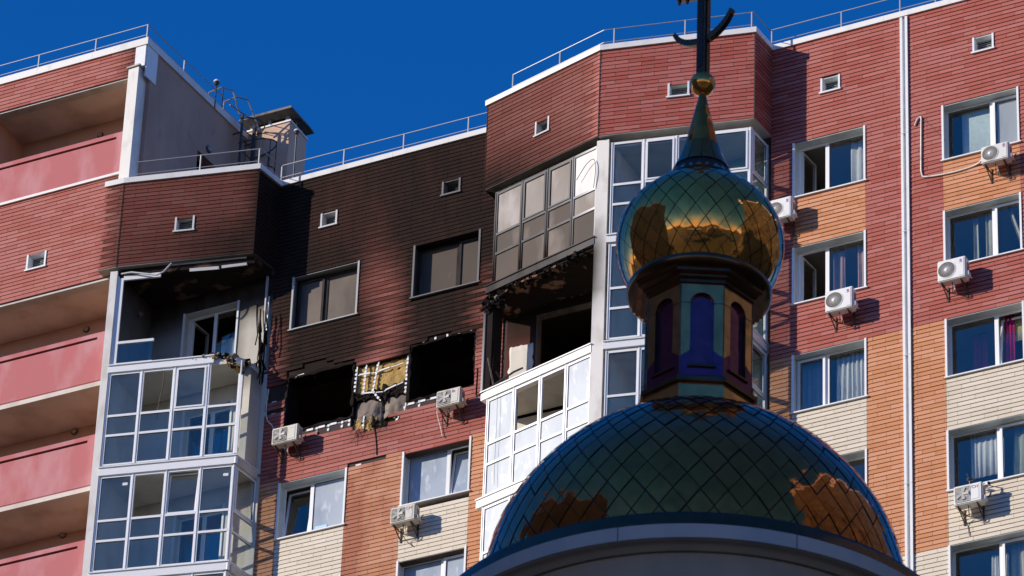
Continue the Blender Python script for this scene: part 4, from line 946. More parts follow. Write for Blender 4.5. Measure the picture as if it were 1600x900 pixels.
# lamps on posts (globes)
def globe_post(F, t, d, z0, z1, label, r=0.085):
    loc, yaw = bloc(F, t, d, z0); T = thing('globe_light', label, 'light', loc, yaw)
    b = MB(); b.tube((0, 0, 0), (0, 0, z1-z0), 0.018, 'dark'); b.build('pole', T)
    b = MB(); b.lathe([(r*0.45, z1-z0-0.02), (r*0.9, z1-z0+0.03), (r, z1-z0+0.06)], 'dark', 14); b.build('lamp_holder', T, smooth=True)
    b = MB(); b.lathe([(r*cos(a), z1-z0+0.06+r*sin(a)) for a in [pi/2*k/6 for k in range(7)]] , mat('frosted_globe', (0.75, 0.75, 0.72), 0.2, soot=False), 14); b.build('globe', T, smooth=True)
globe_post(FE, 2.88, 0.05, 74.6, 75.30, 'white globe light on a thin post at the edge of the high wing roof')
globe_post(FM, -14.02, -0.35, 70.5, 72.15, 'globe light on a tall thin post in front of the peach chimney block', 0.075)
# round lamps on walls
def wall_lamp(F, t, z, label, tint_=(0.30, 0.22, 0.16), r=0.085):
    loc, yaw = bloc(F, t, 0.0, z); T = thing('wall_lamp', label, 'wall lamp', loc, yaw)
    rot = Matrix.Rotation(rad(90), 4, 'X')
    b = MB(); b.lathe([(r, 0.0), (r, 0.03), (r*0.85, 0.045), (r*0.8, 0.045)], 'rust', 18); b.lathe([(0.001, 0), (r, 0)], 'rust', 18)
    o = b.build('lamp_base', T, smooth=False); o.data.transform(rot)
    b = MB(); b.lathe([(r*0.8*cos(a), 0.04+r*0.6*sin(a)) for a in [pi/2*k/6 for k in range(7)]], mat('lamp_cover', tint_, 0.25, soot=False), 18); o = b.build('lamp_cover', T, smooth=True); o.data.transform(rot)
FWB = Fr(0, 0.32)
for (t, z), lab in zip(((-19.33, 73.44), (-19.19, 67.77), (-19.24, 64.93), (-19.28, 62.14)),
    ('round lamp on the peach wall of the topmost pink balcony', 'round lamp in the second pink balcony from the top, beside the white pillar', 'round lamp in the third pink balcony from the top', 'round lamp in the lowest pink balcony in view')):
    wall_lamp(FWB, t, z, lab)
wall_lamp(FE, 2.83, 73.33, 'round bluish lamp on the mauve end wall above the roof door', (0.25, 0.3, 0.36), 0.10)
wall_lamp(Fr(-17.38, 0.26, rad(90)), -0.55, 67.35, 'sooty round lamp on the side wall of the burnt corner balcony', (0.06, 0.06, 0.06), 0.10)
wall_lamp(FB2k, -3.95, 67.45, 'round lamp seen through the upper glass of the bay left of the cupola', (0.10, 0.12, 0.14), 0.09)
wall_lamp(FB2k, -3.95, 61.75, 'round lamp seen through the bay glass just above the main dome', (0.10, 0.12, 0.14), 0.09)

# ------------------------------------------------------------------ roof railings
def railing(pts, z0, h, label, posts, group='roof railings'):
    """pts: (s,o) polyline"""
    o0 = pts[0]; loc = BM @ Vector((o0[0], -o0[1], z0)); T = thing('roof_railing', label, 'railing', tuple(loc), YA, group)
    Lc = lambda p, z: (p[0]-o0[0], -(p[1]-o0[1]), z)
    b = MB(); b.path([Lc(p, h) for p in pts], 0.013, 'steel', 6); b.build('top_rail', T)
    b = MB(); b.path([Lc(p, 0.20) for p in pts], 0.010, 'steel', 6); b.build('lower_rail', T)
    for p in posts: b = MB(); b.box(Fr(Lc(p, 0)[0], Lc(p, 0)[1]), -0.014, 0.014, -0.014, 0.014, -0.03, h, 'steel'); b.build('post', T)
    return T
railing([(-25, 1.0), (-17.42, 1.0), (-17.15, -3.0)], 74.80, 0.50, 'steel railing along the edge of the high left wing roof', [(-23.4, 1), (-22.0, 1), (-20.45, 1), (-18.85, 1), (-17.42, 1.0), (-17.31, -0.6)])
railing([(-17.30, 1.15), (-14.33, 0.46), (-14.22, -0.35), (-8.3, -0.38)], 70.56, 0.55, 'steel railing over the burnt corner bay and the low middle roof', [(-15.75, 0.79), (-14.36, 0.46), (-14.20, -0.35), (-12.55, -0.36), (-10.98, -0.37), (-9.3, -0.38)])
railing([(-7.62, 0.70), (-4.98, 1.40), (-1.62, 0.66), (-1.56, -0.12), (7.5, -0.12)], 70.56, 0.55, 'steel railing following the prow-shaped bay and the right roof edge', [(-7.62, 0.70), (-6.25, 1.06), (-4.75, 1.35), (-3.15, 1.0), (-1.66, 0.67), (-1.52, -0.12), (0.18, -0.12), (1.60, -0.12), (2.45, -0.12), (4, -0.12), (5.5, -0.12)])

# ------------------------------------------------------------------ air conditioners
def logo_text(body, txt, x, z, size, m, parent, y=-0.004):
    c = bpy.data.curves.new('t', 'FONT'); c.body = txt; c.size = size; c.extrude = 0.0008
    o = bpy.data.objects.new('t', c); COL.objects.link(o); bpy.context.view_layer.update()
    me = bpy.data.meshes.new_from_object(o); COL.objects.unlink(o); bpy.data.objects.remove(o)
    me.transform(Matrix.Rotation(rad(90), 4, 'X')); me.materials.clear(); me.materials.append(M[m])
    q = bpy.data.objects.new('lettering', me); COL.objects.link(q); q.parent = parent; q.location = (x, y, z); return q
def aircon(F, t0, z0, w, h, label, kind, enamel='acw', front=0.42, dirt=False):
    if enamel == 'acw' and kind == 'round' and t0 > 3: enamel = 'acw2'
    """local: x right, y inwards from the front panel, z up from the case foot"""
    loc, yaw = bloc(F, t0, front, z0); T = thing('air_conditioner', label, 'air conditioner', loc, yaw, 'air conditioners on the facade')
    dp = 0.24; E = enamel
    bm = bmesh.new(); bmesh.ops.create_cube(bm, size=1.0); bmesh.ops.transform(bm, matrix=Matrix.Translation((w/2, dp/2, h/2)) @ Matrix.Diagonal((w, dp, h, 1)), verts=bm.verts)
    bmesh.ops.bevel(bm, geom=bm.edges[:], offset=0.018, segments=2, affect='EDGES')
    me = bpy.data.meshes.new('case'); bm.to_mesh(me); bm.free(); me.materials.append(M[E]); o = bpy.data.objects.new('case', me); COL.objects.link(o); o.parent = T
    # side: service cover and coil
    b = MB(); b.box(Fr(w, 0.0, rad(90)), 0.10, 0.20, 0.0, 0.006, h*0.12, h*0.80, 'coil'); b.build('condenser_coil', T)
    b = MB(); b.box(Fr(w, 0.0, rad(90)), 0.05, 0.20, 0.0, 0.05, h*0.10, h*0.30, E); b.tube((w+0.03, 0.22, h*0.3), (w+0.08, 0.26, h*0.55), 0.012, 'cable'); b.tube((w+0.02, 0.15, h*0.2), (w+0.06, 0.24, h*0.1), 0.010, 'pipe'); b.build('valve_cover', T)
    R = Matrix.Rotation(rad(90), 4, 'X')
    if kind == 'round':
        cx, cz, r = w*0.33, h*0.50, min(w*0.31, h*0.42)
        b = MB(); b.lathe([(0.001, 0.0), (r, 0.0)], 'acin', 32); o = b.build('fan_recess', T); o.data.transform(Matrix.Translation((cx, -0.002, cz)) @ R)
        b = MB(); b.lathe([(r, -0.001), (r+0.012, 0.008), (r-0.008, 0.010)], E, 32)
        for k in range(44):
            a = 2*pi*k/44; a2 = a+0.35
            b.tube((0.22*r*cos(a), 0.22*r*sin(a), 0.012), (r*cos(a2), r*sin(a2), 0.008), 0.0045, 'grille', 4, cap=False)
        for rr in (0.5, 0.75): b.lathe([(r*rr, 0.008), (r*rr+0.005, 0.012)], 'grille', 28)
        o = b.build('fan_grille', T); o.data.transform(Matrix.Translation((cx, 0, cz)) @ R)
        b = MB(); b.lathe([(r*0.24, 0.004), (r*0.22, 0.018), (0.001, 0.02)], 'acw', 18); o = b.build('fan_hub', T, smooth=True); o.data.transform(Matrix.Translation((cx, 0, cz)) @ R)
        # small round mark: blue arc with a red stroke, tiny lettering below
        b = MB(); lx, lz, lr = w*0.84, h*0.82, 0.030
        b.lathe([(lr*0.45, 0.001), (lr, 0.001)], 'blue', 16, a0=0.3, a1=5.0)
        o = b.build('badge', T); o.data.transform(Matrix.Translation((lx, -0.003, lz)) @ R)
        b = MB(); b.box(Fr(lx, -0.004), -0.004, 0.028, 0.0, 0.001, lz-0.020, lz-0.002, 'redp'); b.box(Fr(lx, -0.004), -0.035, 0.035, 0.0, 0.001, lz-0.052, lz-0.042, 'blue'); b.box(Fr(w*0.78, -0.003), 0, 0.10, 0, 0.001, 0.045, 0.053, 'grille'); b.build('badge_stroke', T)
        b = MB(); b.box(Fr(w*0.93, -0.002), 0, 0.006, 0, 0.003, 0.03, h-0.03, 'grille'); b.build('panel_seam', T)
    else:
        gw = w*0.56
        b = MB(); b.box(Fr(0, -0.001), 0.035, 0.035+gw*0.92, 0.0, 0.002, 0.05, h-0.05, 'acin'); b.build('fan_recess', T)
        b = MB(); cx, cz, r = 0.035+gw*0.46, h/2, h*0.37
        b.lathe([(r, 0.0), (r+0.014, 0.0)], 'grille', 28)
        for k in range(5): a = 2*pi*k/5; b.tube((0, 0, 0), (r*0.9*cos(a), r*0.9*sin(a), 0), 0.03, 'grille', 4, r2=0.05)
        b.tube((0, 0, 0), (0, 0, 0.004), 0.05, 'grille', 12)
        o = b.build('fan', T); o.data.transform(Matrix.Translation((cx, -0.003, cz)) @ Matrix.Diagonal((1, 1, 1, 1)) @ R); 
        b = MB(); n = 15
        for k in range(n+1): x = 0.035 + gw*0.92*k/n; b.tube((x, -0.016, 0.05), (x, -0.016, h-0.05), 0.0045, E, 4)
        for k in range(4): z = 0.05+(h-0.1)*k/3; b.tube((0.035, -0.016, z), (0.035+gw*0.92, -0.016, z), 0.005, E, 4)
        b.build('fan_grille', T)
        b = MB(); b.box(Fr(0, -0.001), w*0.62, w*0.90, 0.0, 0.006, 0.06, h-0.05, E); b.build('front_panel', T)
        if kind == 'CH':
            logo_text(T, 'C', w*0.64, h-0.135, 0.10, 'blue', T, -0.012); logo_text(T, 'H', w*0.755, h-0.135, 0.10, 'redp', T, -0.012)
        elif kind == 'mark':
            b = MB(); b.box(Fr(0, -0.008), w*0.66, w*0.72, 0, 0.001, h-0.13, h-0.06, 'blue'); b.box(Fr(0, -0.008), w*0.73, w*0.79, 0, 0.001, h-0.13, h-0.08, 'redp'); b.build('badge', T)
        else:
            b = MB(); b.box(Fr(0, -0.008), w*0.68, w*0.86, 0, 0.001, h-0.10, h-0.085, 'grille'); b.build('badge', T)
    # wall brackets
    wall = front + 0.0
    for x in (w*0.12, w*0.80):
        b = MB()
        b.tube((x, 0.02, -0.015), (x, wall, -0.015), 0.016, 'rust', 4); b.tube((x, 0.06, -0.02), (x, wall-0.01, -0.22), 0.014, 'rust', 4); b.box(Fr(x, 0), -0.018, 0.018, -wall, -(wall-0.03), -0.27, 0.10, 'rust')
        b.build('bracket', T)
    b = MB()
    b.path([(w*0.45, 0.12, 0), (w*0.45, 0.13, -0.12), (w*0.42, 0.2, -0.20)], 0.012, 'cable'); b.path([(w*0.5, 0.15, 0), (w*0.52, 0.16, -0.17), (w*0.5, 0.3, -0.22)], 0.010, 'pipe'); b.build('hose', T)
    return T
AC = [
 (FR_, 3.66, 65.59, 0.63, 0.435, 'white round-grille air conditioner below the mint blind, uppermost on the right', 'round', 'acw', 0.42),
 (FR_, 2.615, 62.795, 0.64, 0.53, 'big white round-grille air conditioner at the left corner of the second right window', 'round', 'acw', 0.42),
 (FR_, 0.016, 62.715, 0.635, 0.53, 'big white round-grille air conditioner under the pink curtains left of the white strip', 'round', 'acw', 0.42),
 (FR_, -1.36, 65.48, 0.575, 0.53, 'white round-grille air conditioner partly behind the golden onion cupola', 'round', 'acw', 0.42),
 (FR_, 2.90, 57.16, 0.625, 0.45, 'air conditioner lettered CH with an antenna on top, lowest at right', 'CH', 'acw', 0.42),
 (FM, -9.485, 62.84, 0.60, 0.43, 'soot-dusted air conditioner below the right burnt opening', 'mark', 'acg', 0.42),
 (FM, -13.65, 62.90, 0.66, 0.43, 'dusty air conditioner below the left burnt opening', 'plain', 'acg', 0.42),
 (FM, -10.49, 60.055, 0.615, 0.41, 'yellowed air conditioner lettered CH on cream cladding under a scorched window', 'CH', 'acg', 0.42)]
for a in AC: aircon(*a)
# bits fixed near the lowest right unit
loc, yaw = bloc(FR_, 3.22, 0.30, 57.61); T = thing('antenna', 'black disc antenna on a short stub above the lettered air conditioner', 'antenna', loc, yaw)
b = MB(); b.tube((0, 0, 0), (0, 0, 0.17), 0.018, 'dark'); b.build('stub', T)
b = MB(); b.lathe([(0.001, 0.20), (0.05, 0.19), (0.075, 0.17), (0.05, 0.155), (0.001, 0.15)], 'dark', 16); b.build('disc', T, smooth=True)
b = MB(); b.tube((-0.02, 0, 0.19), (-0.08, 0.02, 0.36), 0.006, 'dark', 4); b.build('whip', T)
loc, yaw = bloc(FR_, 3.55, 0.02, 57.60); T = thing('security_camera', 'small white security camera on an arm between air conditioner and sill', 'camera', loc, yaw)
b = MB(); b.tube((0.25, 0, -0.08), (0.25, 0, 0.02), 0.012, 'acg'); b.tube((0.25, 0, 0), (0.02, -0.22, 0.0), 0.012, 'acg'); b.build('arm', T)
b = MB(); b.tube((-0.02, -0.20, 0.0), (0.10, -0.30, -0.02), 0.045, 'acw', 12); b.build('camera_body', T)
b = MB(); b.tube((0.10, -0.30, -0.02), (0.11, -0.31, -0.022), 0.03, 'dark', 12); b.build('lens', T)

# ------------------------------------------------------------------ cables
def cable(F, pts, r, m, label, d=0.02, name='cable', cat='cable'):
    b = MB(); q = [Vector(F.P(t, (p[2] if len(p) > 2 else d), z)) for p in pts for t, z in [p[:2]]]
    out = []
    for i in range(len(q)-1):
        a = q[max(i-1, 0)]; b1 = q[i]; c = q[i+1]; e = q[min(i+2, len(q)-1)]
        for k in range(6):
            t = k/6; out.append(0.5*((2*b1)+(c-a)*t+(2*a-5*b1+4*c-e)*t*t+(3*b1-a-3*c+e)*t**3))
    out.append(q[-1]); b.path(out, r, m, 6); o = b.build(name)
    c0 = out[0].copy(); o.data.transform(Matrix.Translation(-c0)); o.matrix_world = BM @ Matrix.Translation(c0); tag(o, label, cat); return o
cable(FR_, [(1.98, 67.34), (2.05, 67.50), (2.13, 67.52), (2.13, 67.2), (2.12, 66.4), (2.13, 66.02), (2.25, 65.90), (2.9, 65.85), (3.4, 65.90), (3.68, 65.95, 0.2)], 0.022, 'pipe', 'white refrigerant hose looping from a wall hole to the top right air conditioner', 0.03, 'hose', 'hose')
cable(FR_, [(2.13, 67.50), (2.35, 67.25), (2.66, 66.78)], 0.007, 'cable', 'thin black cable slanting from the white hose top to the window edge', 0.01)
cable(FR_, [(0.42, 62.66), (0.6, 62.62), (0.84, 62.45)], 0.007, 'cable', 'thin black cable from the air conditioner left of the white strip to the window below', 0.01)
cable(FM, [(-14.05, 64.72), (-14.08, 64.2), (-14.03, 63.9), (-13.9, 63.72), (-13.68, 63.35, 0.2)], 0.014, 'pipe', 'pale bent hose down to the air conditioner by the burnt corner', 0.03, 'hose', 'hose')
cable(FM, [(-9.50, 63.1, 0.2), (-9.62, 62.95, 0.1), (-9.55, 62.6), (-9.48, 62.3)], 0.010, 'pipe', 'pale hose end dangling left of the air conditioner under the right opening', 0.05, 'hose', 'hose')
cable(FM, [(-10.30, 60.0, 0.3), (-10.26, 59.8, 0.1), (-10.10, 59.62)], 0.009, 'cable', 'black hose tail below the yellowed air conditioner on cream cladding', 0.03, 'hose', 'hose')
cable(FR_, [(2.98, 57.1, 0.2), (3.04, 56.9), (3.08, 56.62)], 0.009, 'cable', 'black hose tail below the air conditioner with the antenna', 0.03, 'hose', 'hose')
cable(f2l, [(2.75, 67.15), (3.02, 67.45), (3.24, 67.50), (3.30, 67.2), (3.26, 66.72)], 0.008, 'cable', 'stray grey wire looped over the white pillar at the prow of the bay', 0.09)
cable(FM, [(-11.25, 63.0), (-11.2, 62.8), (-11.16, 62.5), (-11.14, 62.25)], 0.02, 'char', 'charred strip trailing down the red cladding below the torn insulation', 0.005, 'charred_strip', 'debris')
cable(f1, [(1.32, 65.3), (1.33, 64.8), (1.27, 64.2), (1.24, 63.8)], 0.012, 'rust', 'rusty wire dangling in the open pane of the balcony below the fire', -0.02, 'dangling_wire', 'wire')
cable(f2l, [(0.62, 62.35), (0.63, 61.5), (0.62, 60.6), (0.63, 60.0)], 0.004, 'cable', 'thin wire hanging straight down the leftmost oblique balcony glazing', 0.06)

# stickers on the lower left balcony panes
for i in (0, 3):
    b = MB(); b.box(f1, seps1[i+1]-0.24, seps1[i+1]-0.12, -0.002, 0.0, 62.10, 62.17, 'white'); b.build('window_sticker', bld)
b = MB(); b.box(FM, -12.75, -12.45, -0.235, -0.23, 60.70, 60.90, mat('paper_notice', (0.45, 0.66, 0.78), 0.8, soot=False)); b.build('paper_notice', bld)

# solid storeys of the block down to the ground, below what the photograph shows
b = MB(); b.poly_prism([(-14.2, 0.27), (8, 0.02), (8, 14), (-17.4, 14), (-17.4, 0.5)], 0, 53.9, 'cream')
b.poly_prism([(8.0, 0.02), (9.0, 0.02), (9.0, 14), (8.0, 14)], 0, 70.3, 'red'); b.poly_prism([(-25.0, -1.08), (-17.6, -1.08), (-17.2, 14), (-25, 14)], 0, 56.4, 'pink')
b.poly_prism([(-17.4, -1.2), (-14.3, -0.45), (-14.2, 0.27), (-17.4, 0.3)], 0, 56.8, 'white'); b.poly_prism([(-8.1, 0.2), (-8.1, -0.6), (-5.0, -1.4), (-1.6, -0.65), (-1.5, 0.02)], 0, 56.8, 'white')
clean(b.build('lower_storeys', bld))

#CHURCH
# ------------------------------------------------------------------ church with gilded domes, standing in the shade of a neighbouring block
CX, CY, CZC = 2.2812, 51.6941, 32.2557
PHC = atan2(-CY, -CX)
def gold(name, col, rough, wav=0.02, scale=3.2, var=0.0, stain=True):
    m = bpy.data.materials.new(name); m.use_nodes = True; n = m.node_tree.nodes; l = m.node_tree.links; p = n['Principled BSDF']
    p.inputs['Metallic'].default_value = 0.77; p.inputs['Roughness'].default_value = rough
    g = n.new('ShaderNodeNewGeometry'); t = n.new('ShaderNodeTexNoise'); t.inputs['Scale'].default_value = scale; t.inputs['Detail'].default_value = 1.5
    l.new(g.outputs['Position'], t.inputs[0]); b = n.new('ShaderNodeBump'); b.inputs['Strength'].default_value = 1.0; b.inputs['Distance'].default_value = wav
    l.new(t.outputs[0], b.inputs['Height']); l.new(b.outputs[0], p.inputs['Normal'])
    t2 = n.new('ShaderNodeTexNoise'); t2.inputs['Scale'].default_value = 7; t2.inputs['Detail'].default_value = 8; l.new(g.outputs['Position'], t2.inputs[0])
    mx = n.new('ShaderNodeMix'); mx.data_type = 'RGBA'; mx.inputs[6].default_value = (*col, 1); mx.inputs[7].default_value = (*[c*0.72 for c in col], 1)
    r = n.new('ShaderNodeMapRange'); r.inputs[1].default_value = 0.45; r.inputs[2].default_value = 0.7; l.new(t2.outputs[0], r.inputs[0]); l.new(r.outputs[0], mx.inputs[0])
    oi = n.new('ShaderNodeObjectInfo'); hs = n.new('ShaderNodeHueSaturation'); r2 = n.new('ShaderNodeMapRange'); r2.inputs[3].default_value = 0.86; r2.inputs[4].default_value = 1.12
    l.new(oi.outputs['Random'], r2.inputs[0]); l.new(r2.outputs[0], hs.inputs['Value']); l.new(mx.outputs[2], hs.inputs['Color']); l.new(hs.outputs[0], p.inputs['Base Color'])
    return m
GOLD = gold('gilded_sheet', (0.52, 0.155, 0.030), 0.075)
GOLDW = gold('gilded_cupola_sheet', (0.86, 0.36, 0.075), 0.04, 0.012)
GOLDD = gold('dark_gilding', (0.15, 0.075, 0.035), 0.25, 0.01)
SEAM = mat('seam_shadow', (0.028, 0.016, 0.010), 0.6, soot=False)
STUC = mat('church_stucco', (0.52, 0.44, 0.39), 0.85, soot=False, bump=(55, 0.35, 0.006), mottle=[((0.33, 0.33, 0.35), 2.2, 0.45, 0.7, 0.6)])
VIO = gold('violet_mirror_sheet', (0.24, 0.06, 0.14), 0.14, 0.01)
VIB = gold('blue_mirror_sheet', (0.26, 0.07, 0.13), 0.12, 0.01)
PLATE = gold('polished_drum_plate', (0.72, 0.34, 0.12), 0.07, 0.012, 2.0)
chu = thing('church', 'dark shaded church top with a scaled golden dome, eight-sided lantern and golden onion cupola', 'church', (CX, CY, 0))
def spl(pts, n=16):
    P = [Vector(p) for p in pts]; P = [2*P[0]-P[1]] + P + [2*P[-1]-P[-2]]; out = []
    for i in range(1, len(P)-2):
        a, b, c, d = P[i-1:i+3]
        for k in range(n):
            t = k/n; out.append(0.5*((2*b)+(c-a)*t+(2*a-5*b+4*c-d)*t*t+(3*b-a-3*c+d)*t**3))
    out.append(P[-2]); return out
class Prof:
    def __init__(s, pts):
        s.p = spl(pts); s.l = [0.0]
        for a, b in zip(s.p, s.p[1:]): s.l.append(s.l[-1]+(b-a).length)
        s.L = s.l[-1]
    def at(s, v):
        v = min(max(v, 0.0), s.L-1e-6); i = 0; lo, hi = 0, len(s.l)-1
        while hi-lo > 1:
            m = (lo+hi)//2
            if s.l[m] <= v: lo = m
            else: hi = m
        t = (v-s.l[lo])/(s.l[hi]-s.l[lo]); q = s.p[lo].lerp(s.p[hi], t); return q.x, q.y
def scales(prof, v0, rows, N, phase, part, name, material, limit, gap=0.008, n=4, lift=0.012):
    """rows: list of half-steps (cumulative v); diamonds hung in staggered rows on a surface of revolution"""
    D = pi/N; cand = []; meshes = {}
    for j in range(1, len(rows)-1):
        vm, vl, vh = rows[j], rows[j-1], rows[j+1]
        b = MB()
        for a in range(n+1):
            for c in range(n+1):
                u = a/n*2-1; w = c/n*2-1; u *= (1-gap_f(prof, vm, D, gap)); w *= (1-gap_f(prof, vm, D, gap))
                ph = (u-w)/2*D; s_ = (u+w)/2
                v = vm + (s_*(vh-vm) if s_ > 0 else s_*(vm-vl))
                r, z = prof.at(v); r2, z2 = prof.at(v+0.01); nr, nz = (z2-z), -(r2-r); L = hypot(nr, nz) or 1
                off = lift*(0.5-0.5*s_) + 0.004*(1-abs(u))*(1-abs(w))
                r += nr/L*off; z += nz/L*off
                b.v.append((r*cos(ph), r*sin(ph), z))
        for a in range(n):
            for c in range(n):
                k = a*(n+1)+c; b.f.append((k, k+n+1, k+n+2, k+1)); b.m.append(b.mi(material)); b.r.append(0.5)
        meshes[j] = b
        for i in range(N):
            ph = phase + (i + (0.5 if j % 2 else 0))*2*D
            face = cos(ph-PHC); r, z = prof.at(vm); cand.append(((-(vh-vl)*r*face) if face > -0.05 and z > -0.75 + 0 else 9, j, ph))
    cand.sort(key=lambda c: c[0])
    made = {}
    rest = MB()
    for q, (key, j, ph) in enumerate(cand):
        wob = random.uniform(-0.010, 0.010)*(1.0 if v0 == 0 else 0.2)
        if q < limit and key < 5:
            if j not in made: o = meshes[j].build(name, part, smooth=True); made[j] = o.data
            else: o = bpy.data.objects.new(name, made[j]); COL.objects.link(o); o.parent = part
            o.rotation_euler = (wob*0.5, -wob*0.5, ph); o.location = (0, 0, 0)
        else:
            k = len(rest.v); c_, s_ = cos(ph), sin(ph)
            rest.v += [(x*c_-y*s_, x*s_+y*c_, z) for x, y, z in meshes[j].v]; rest.f += [tuple(k+i for i in f) for f in meshes[j].f]
            rest.m += [rest.mi(material)]*len(meshes[j].f); rest.r += [random.random()]*len(meshes[j].f)
    if rest.v: o = rest.build(name+'_field', part, smooth=True); o['kind'] = 'stuff'
def gap_f(prof, v, D, gap): r, z = prof.at(v); return gap/max(0.05, r*D)
def plathe(prof, m, name, parent, n=96, a0=0.0, smooth=True, z=0.0):
    b = MB(); b.lathe(prof, m, n, a0=a0, a1=a0+2*pi); o = b.build(name, parent, smooth=smooth); o.location.z = z; return o
# main dome
P1 = Prof([(2.47, -1.0), (2.5, -0.45), (2.49, 0), (2.35, 0.62), (2.06, 1.145), (1.66, 1.61), (1.16, 1.98), (0.70, 2.20), (0.4, 2.27)])
b = MB(); b.lathe([(P1.at(P1.L*i/60)[0]-0.012, P1.at(P1.L*i/60)[1]) for i in range(61)], SEAM, 96); dome = b.build('main_dome', chu, smooth=True); dome.location.z = CZC
rows = [0.0]; st_ = 0.215; v = 0.06
rows = []
v = 0.02
while v < P1.L-0.1:
    rows.append(v); r, z = P1.at(v); v += 0.215 if r > 2.0 else (0.205 if r > 1.2 else 0.19)
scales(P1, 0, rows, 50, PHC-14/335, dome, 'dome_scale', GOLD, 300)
plathe([(2.52, -1.02), (3.13, -0.85), (3.15, -0.83), (3.16, -0.87), (3.20, -1.02)], GOLDD, 'eaves_flashing', chu, z=CZC)
plathe([(3.20, -1.02), (3.22, -1.025), (3.22, -1.20), (3.16, -1.205), (3.155, -1.15), (3.12, -1.15), (3.13, -1.185), (3.01, -1.245), (2.99, -1.245), (2.985, -1.19), (2.95, -1.19), (2.96, -1.255), (2.66, -1.66), (2.5, -2.0), (2.45, -2.4), (2.45, -16), (2.9, -16.2), (2.9, -32.2)], STUC, 'cornice', chu, n=128, z=CZC, smooth=False)
for a in range(0, 360, 36):
    b = MB(); b.box(Fr(3.2215*cos(rad(a)), 3.2215*sin(rad(a)), rad(a+90)), -0.004, 0.004, -0.01, 0.002, -1.195, -1.03, SEAM); o = b.build('plaster_joint', chu); o.location.z = CZC
# lantern
FA = PHC + rad(3.6); O8 = FA - rad(22.5); k8 = 1/cos(rad(22.5))
drum = plathe([(0.55*k8, 1.9), (0.55*k8, 3.95)], SEAM, 'lantern', chu, n=8, a0=O8, smooth=False, z=CZC)
def o8(prof, m, name): return plathe([(r*k8, z) for r, z in prof], m, name, drum, n=8, a0=O8, smooth=False)
o8([(0.655, 1.95), (0.655, 2.50)], PLATE, 'plinth')
o8([(0.66, 2.50), (0.70, 2.505), (0.70, 2.57), (0.67, 2.60), (0.63, 2.61)], GOLDD, 'base_moulding')
o8([(0.635, 3.93), (0.66, 3.94), (0.66, 3.98), (0.70, 4.0), (0.70, 4.03), (0.76, 4.05), (0.76, 4.09), (0.80, 4.11)], GOLDD, 'top_moulding')
plathe([(0.70, 4.10), (0.86, 4.13), (0.885, 4.16), (0.89, 4.22), (0.86, 4.25), (0.70, 4.26)], GOLDD, 'round_ledge', drum, n=72)
for k in range(8):
    a = FA + k*pi/4; F = Fr(0.63*cos(a), 0.63*sin(a), a+pi/2)           # outward = direction a
    hw = 0.63*tan(rad(22.5)); aw = 0.142; zb, zs = 2.76, 3.67
    arch = [(-aw, zb)] + [(-aw*cos(t), zs+aw*sin(t)) for t in [pi*i/12 for i in range(13)]] + [(aw, zb)]
    out = [(-hw, zb)] + [(-hw, zs)] + [(-hw+ (2*hw)*i/10, 3.94) for i in range(11)] + [(hw, zs), (hw, zb)]
    b = MB()
    for i in range(len(arch)-1):
        p0, p1 = arch[i], arch[i+1]; q0, q1 = out[min(i, len(out)-1)], out[min(i+1, len(out)-1)]
        b.quad([F.P(p0[0], 0, p0[1]), F.P(q0[0], 0, q0[1]), F.P(q1[0], 0, q1[1]), F.P(p1[0], 0, p1[1])], PLATE)
        b.quad([F.P(p0[0], 0, p0[1]), F.P(p1[0], 0, p1[1]), F.P(p1[0], -0.06, p1[1]), F.P(p0[0], -0.06, p0[1])], GOLDD)
    b.build('drum_panel', drum)
    b = MB(); b.quad([F.P(x, -0.055, z) for x, z in arch], VIB); o = b.build('blind_window', drum)
    b = MB(); b.quad([F.P(-hw, 0.001, 2.60), F.P(hw, 0.001, 2.60), F.P(hw, 0.004, 2.88), F.P(aw, 0.004, 2.98), F.P(aw, 0.004, 2.76), F.P(-aw, 0.004, 2.76), F.P(-aw, 0.004, 2.98), F.P(-hw, 0.004, 2.88)], VIO); b.build('skirting_plate', drum)
    b = MB(); b.box(F, -aw-0.03, aw+0.03, -0.05, 0.03, 2.735, 2.765, GOLDD); b.build('window_sill', drum)
    b = MB(); b.box(F, -hw, -aw-0.0, 0.0, 0.003, 3.655, 3.662, SEAM); b.box(F, aw, hw, 0.0, 0.003, 3.655, 3.662, SEAM); b.tube(F.P(-hw, 0.0, 2.6), F.P(-hw, 0.0, 3.94), 0.008, GOLDD, 6); b.build('panel_joint', drum)
